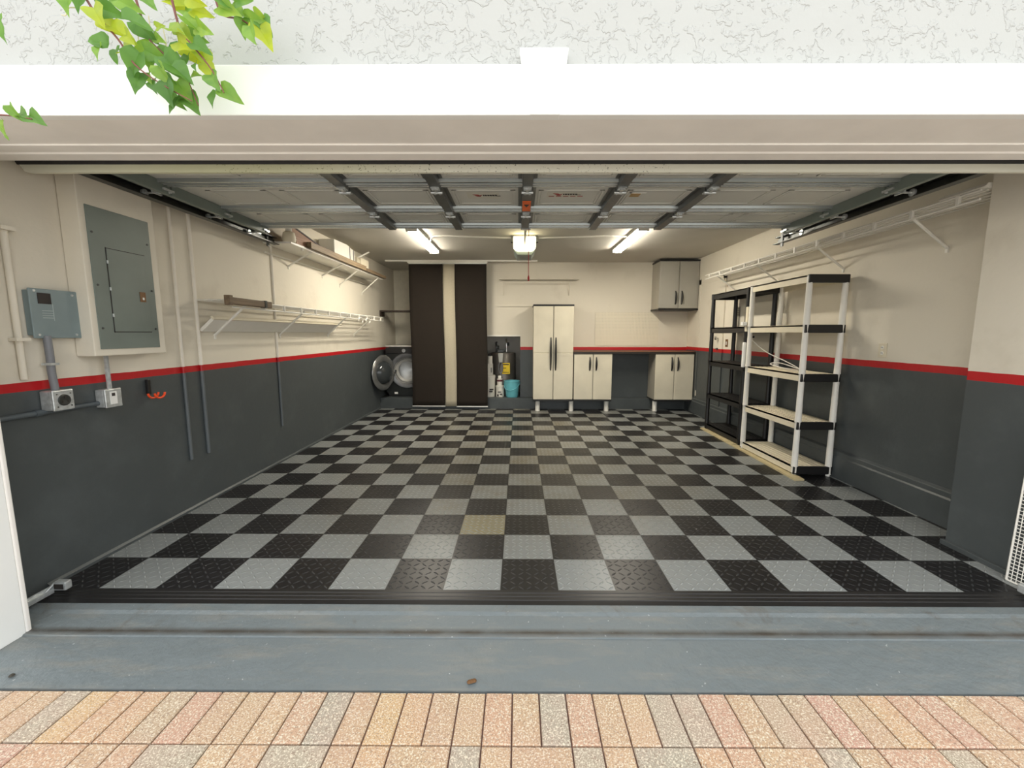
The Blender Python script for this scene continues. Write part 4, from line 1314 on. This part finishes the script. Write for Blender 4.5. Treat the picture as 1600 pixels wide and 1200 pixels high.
b = B()
tl = b.verts.layers.float.new('tone')
def leaf(px, py, size, ang, tone, Y=None, fold=0.45):
    size *= 0.74
    """pointed heart leaf; ang = direction of the tip in the picture, degrees clockwise from right"""
    Y = -1.8 + random.uniform(-0.18, 0.1) if Y is None else Y
    c = at(px, py, Y)
    L = size / F_PX * (c - CAMPOS).length
    a = math.radians(ang)
    d = (rt * math.cos(a) - up * math.sin(a) - fw * random.uniform(-0.35, 0.35)).normalized()
    nrm = (-fw + rt * random.uniform(-0.6, 0.6) + up * random.uniform(-0.5, 0.6)).normalized()
    s = d.cross(nrm).normalized()
    nrm = s.cross(d).normalized()
    prof = [(-0.08, 0.0), (-0.02, 0.22), (0.12, 0.32), (0.3, 0.36), (0.5, 0.29), (0.68, 0.17), (0.84, 0.09), (1.0, 0.0)]
    mid = []; lf = []; rg = []
    for t, w in prof:
        tt = t - 0.35
        bend = -0.22 * tt * tt
        base = c + d * (tt * L) + nrm * (bend * L)
        wav = 0.05 * math.sin(t * 9 + px)
        if t > -0.05 : mid.append(b.verts.new(base if t >= 0 else base + d * 0.1 * L))
        else: mid.append(b.verts.new(base + d * 0.14 * L))
        lf.append(b.verts.new(base + s * (w * L) + nrm * (w * fold * L + wav * L)) if w > 0 else mid[-1])
        rg.append(b.verts.new(base - s * (w * L) + nrm * (w * fold * L - wav * L)) if w > 0 else mid[-1])
    for v in set(mid + lf + rg): v[tl] = min(1, max(0, tone + random.uniform(-0.08, 0.08)))
    for i in range(len(prof) - 1):
        for A in (lf, rg):
            q = [mid[i], mid[i + 1], A[i + 1], A[i]]
            u = []
            for v in q:
                if v not in u: u.append(v)
            if len(u) > 2:
                try: b.faces.new(u)
                except ValueError: pass
LEAVES = [
    (150, 20, 34, 60, .95), (168, 38, 32, 35, .98), (185, 48, 34, 30, .95), (200, 58, 26, 50, .95), (166, 16, 34, 10, .25),
    (205, 32, 40, 15, .3), (222, 44, 36, 45, .2), (196, 6, 32, 20, .55), (178, 4, 26, 0, .5), (158, 66, 32, 190, .3), (155, 78, 24, 100, .55),
    (183, 84, 28, 80, .3), (198, 80, 34, 25, .85), (212, 95, 42, 120, .28), (225, 76, 26, 300, .6), (238, 84, 34, 20, .45), (256, 92, 44, 30, .3),
    (268, 100, 46, 45, .3), (278, 110, 40, 40, .25), (216, 123, 34, 100, .18), (234, 118, 26, 70, .6), (243, 128, 36, 75, .15), (252, 112, 32, 60, .6),
    (262, 140, 38, 80, .1), (272, 148, 36, 60, .35), (278, 162, 32, 120, .22), (284, 138, 36, 60, .5), (298, 158, 40, 55, .3), (262, 124, 24, 30, .3),
    (270, 2, 34, 10, .95), (286, 6, 38, 60, .98), (300, 0, 30, 20, .95), (295, 20, 30, 40, .55), (310, 18, 30, 10, .9), (296, 34, 34, 40, .6), (315, 44, 34, 35, .65),
    (270, 46, 34, 25, .7), (286, 52, 32, 40, .75), (248, 42, 16, 0, .75), (305, 58, 30, 20, .4), (310, 72, 32, 30, .25), (285, 68, 40, 30, .98), (300, 80, 44, 45, .98),
    (318, 90, 36, 60, .85), (274, 78, 28, 140, .15), (292, 92, 22, 90, .15), (306, 102, 18, 80, .2), (326, 108, 30, 60, .9), (303, 120, 24, 0, .65), (333, 124, 34, 60, .4),
    (336, 150, 32, 100, .25), (356, 146, 38, 30, .5), (260, -4, 30, 180, .6), (230, 2, 24, 40, .4), (345, 0, 30, 30, .3), (352, 14, 36, 20, .65), (368, 18, 34, 25, .6),
    (380, 38, 30, 90, .45), (394, 30, 30, 10, .6), (404, 26, 28, 30, .75), (400, 46, 44, 50, .35), (410, 52, 42, 60, .95), (414, 38, 34, 60, .3), (375, 2, 30, 0, .4), (392, 48, 38, 70, .5),
    (355, -4, 30, 10, .25), (105, 0, 30, 90, .5), (124, -2, 26, 110, .2), (3, 40, 30, 90, .4), (20, 172, 22, 60, .5), (34, 178, 24, 30, .4), (52, 184, 30, 30, .35), (6, 198, 24, 90, .6), (330, -2, 26, 10, .6), (238, 100, 24, 90, .5), (246, 60, 20, 30, .6)]
for q in LEAVES: leaf(*q)
obj('leaves', b, M_leaf, vine, smooth=True)

# bits of debris at the edge of the slab
t = None
for px, py, cc, lb in ((737, 1066, '6a4a2a', 'small brown dry leaf clump at the edge of the grey slab'), (22, 1056, '3c3830', 'dark bean-shaped scrap on the left end of the grey slab')):
    c = at(px, py, -1.9)
    k = (-0.13 - CAMPOS.z) / (c - CAMPOS).z
    c = CAMPOS + (c - CAMPOS) * k
    b = B()
    for j in range(3 if py > 1060 else 1):
        lathe(b, [(0.0, 0.0), (0.035, 0.012), (0.02, 0.03), (0.0, 0.035)], (c.x + 0.03 * (j - 1), c.y + 0.01 * j, c.z - 0.008), 2, 8)
    tag(obj('dry_leaf', b, mat('dry_leaf_' + cc, cc, 0.8)), lb, 'dry leaf')
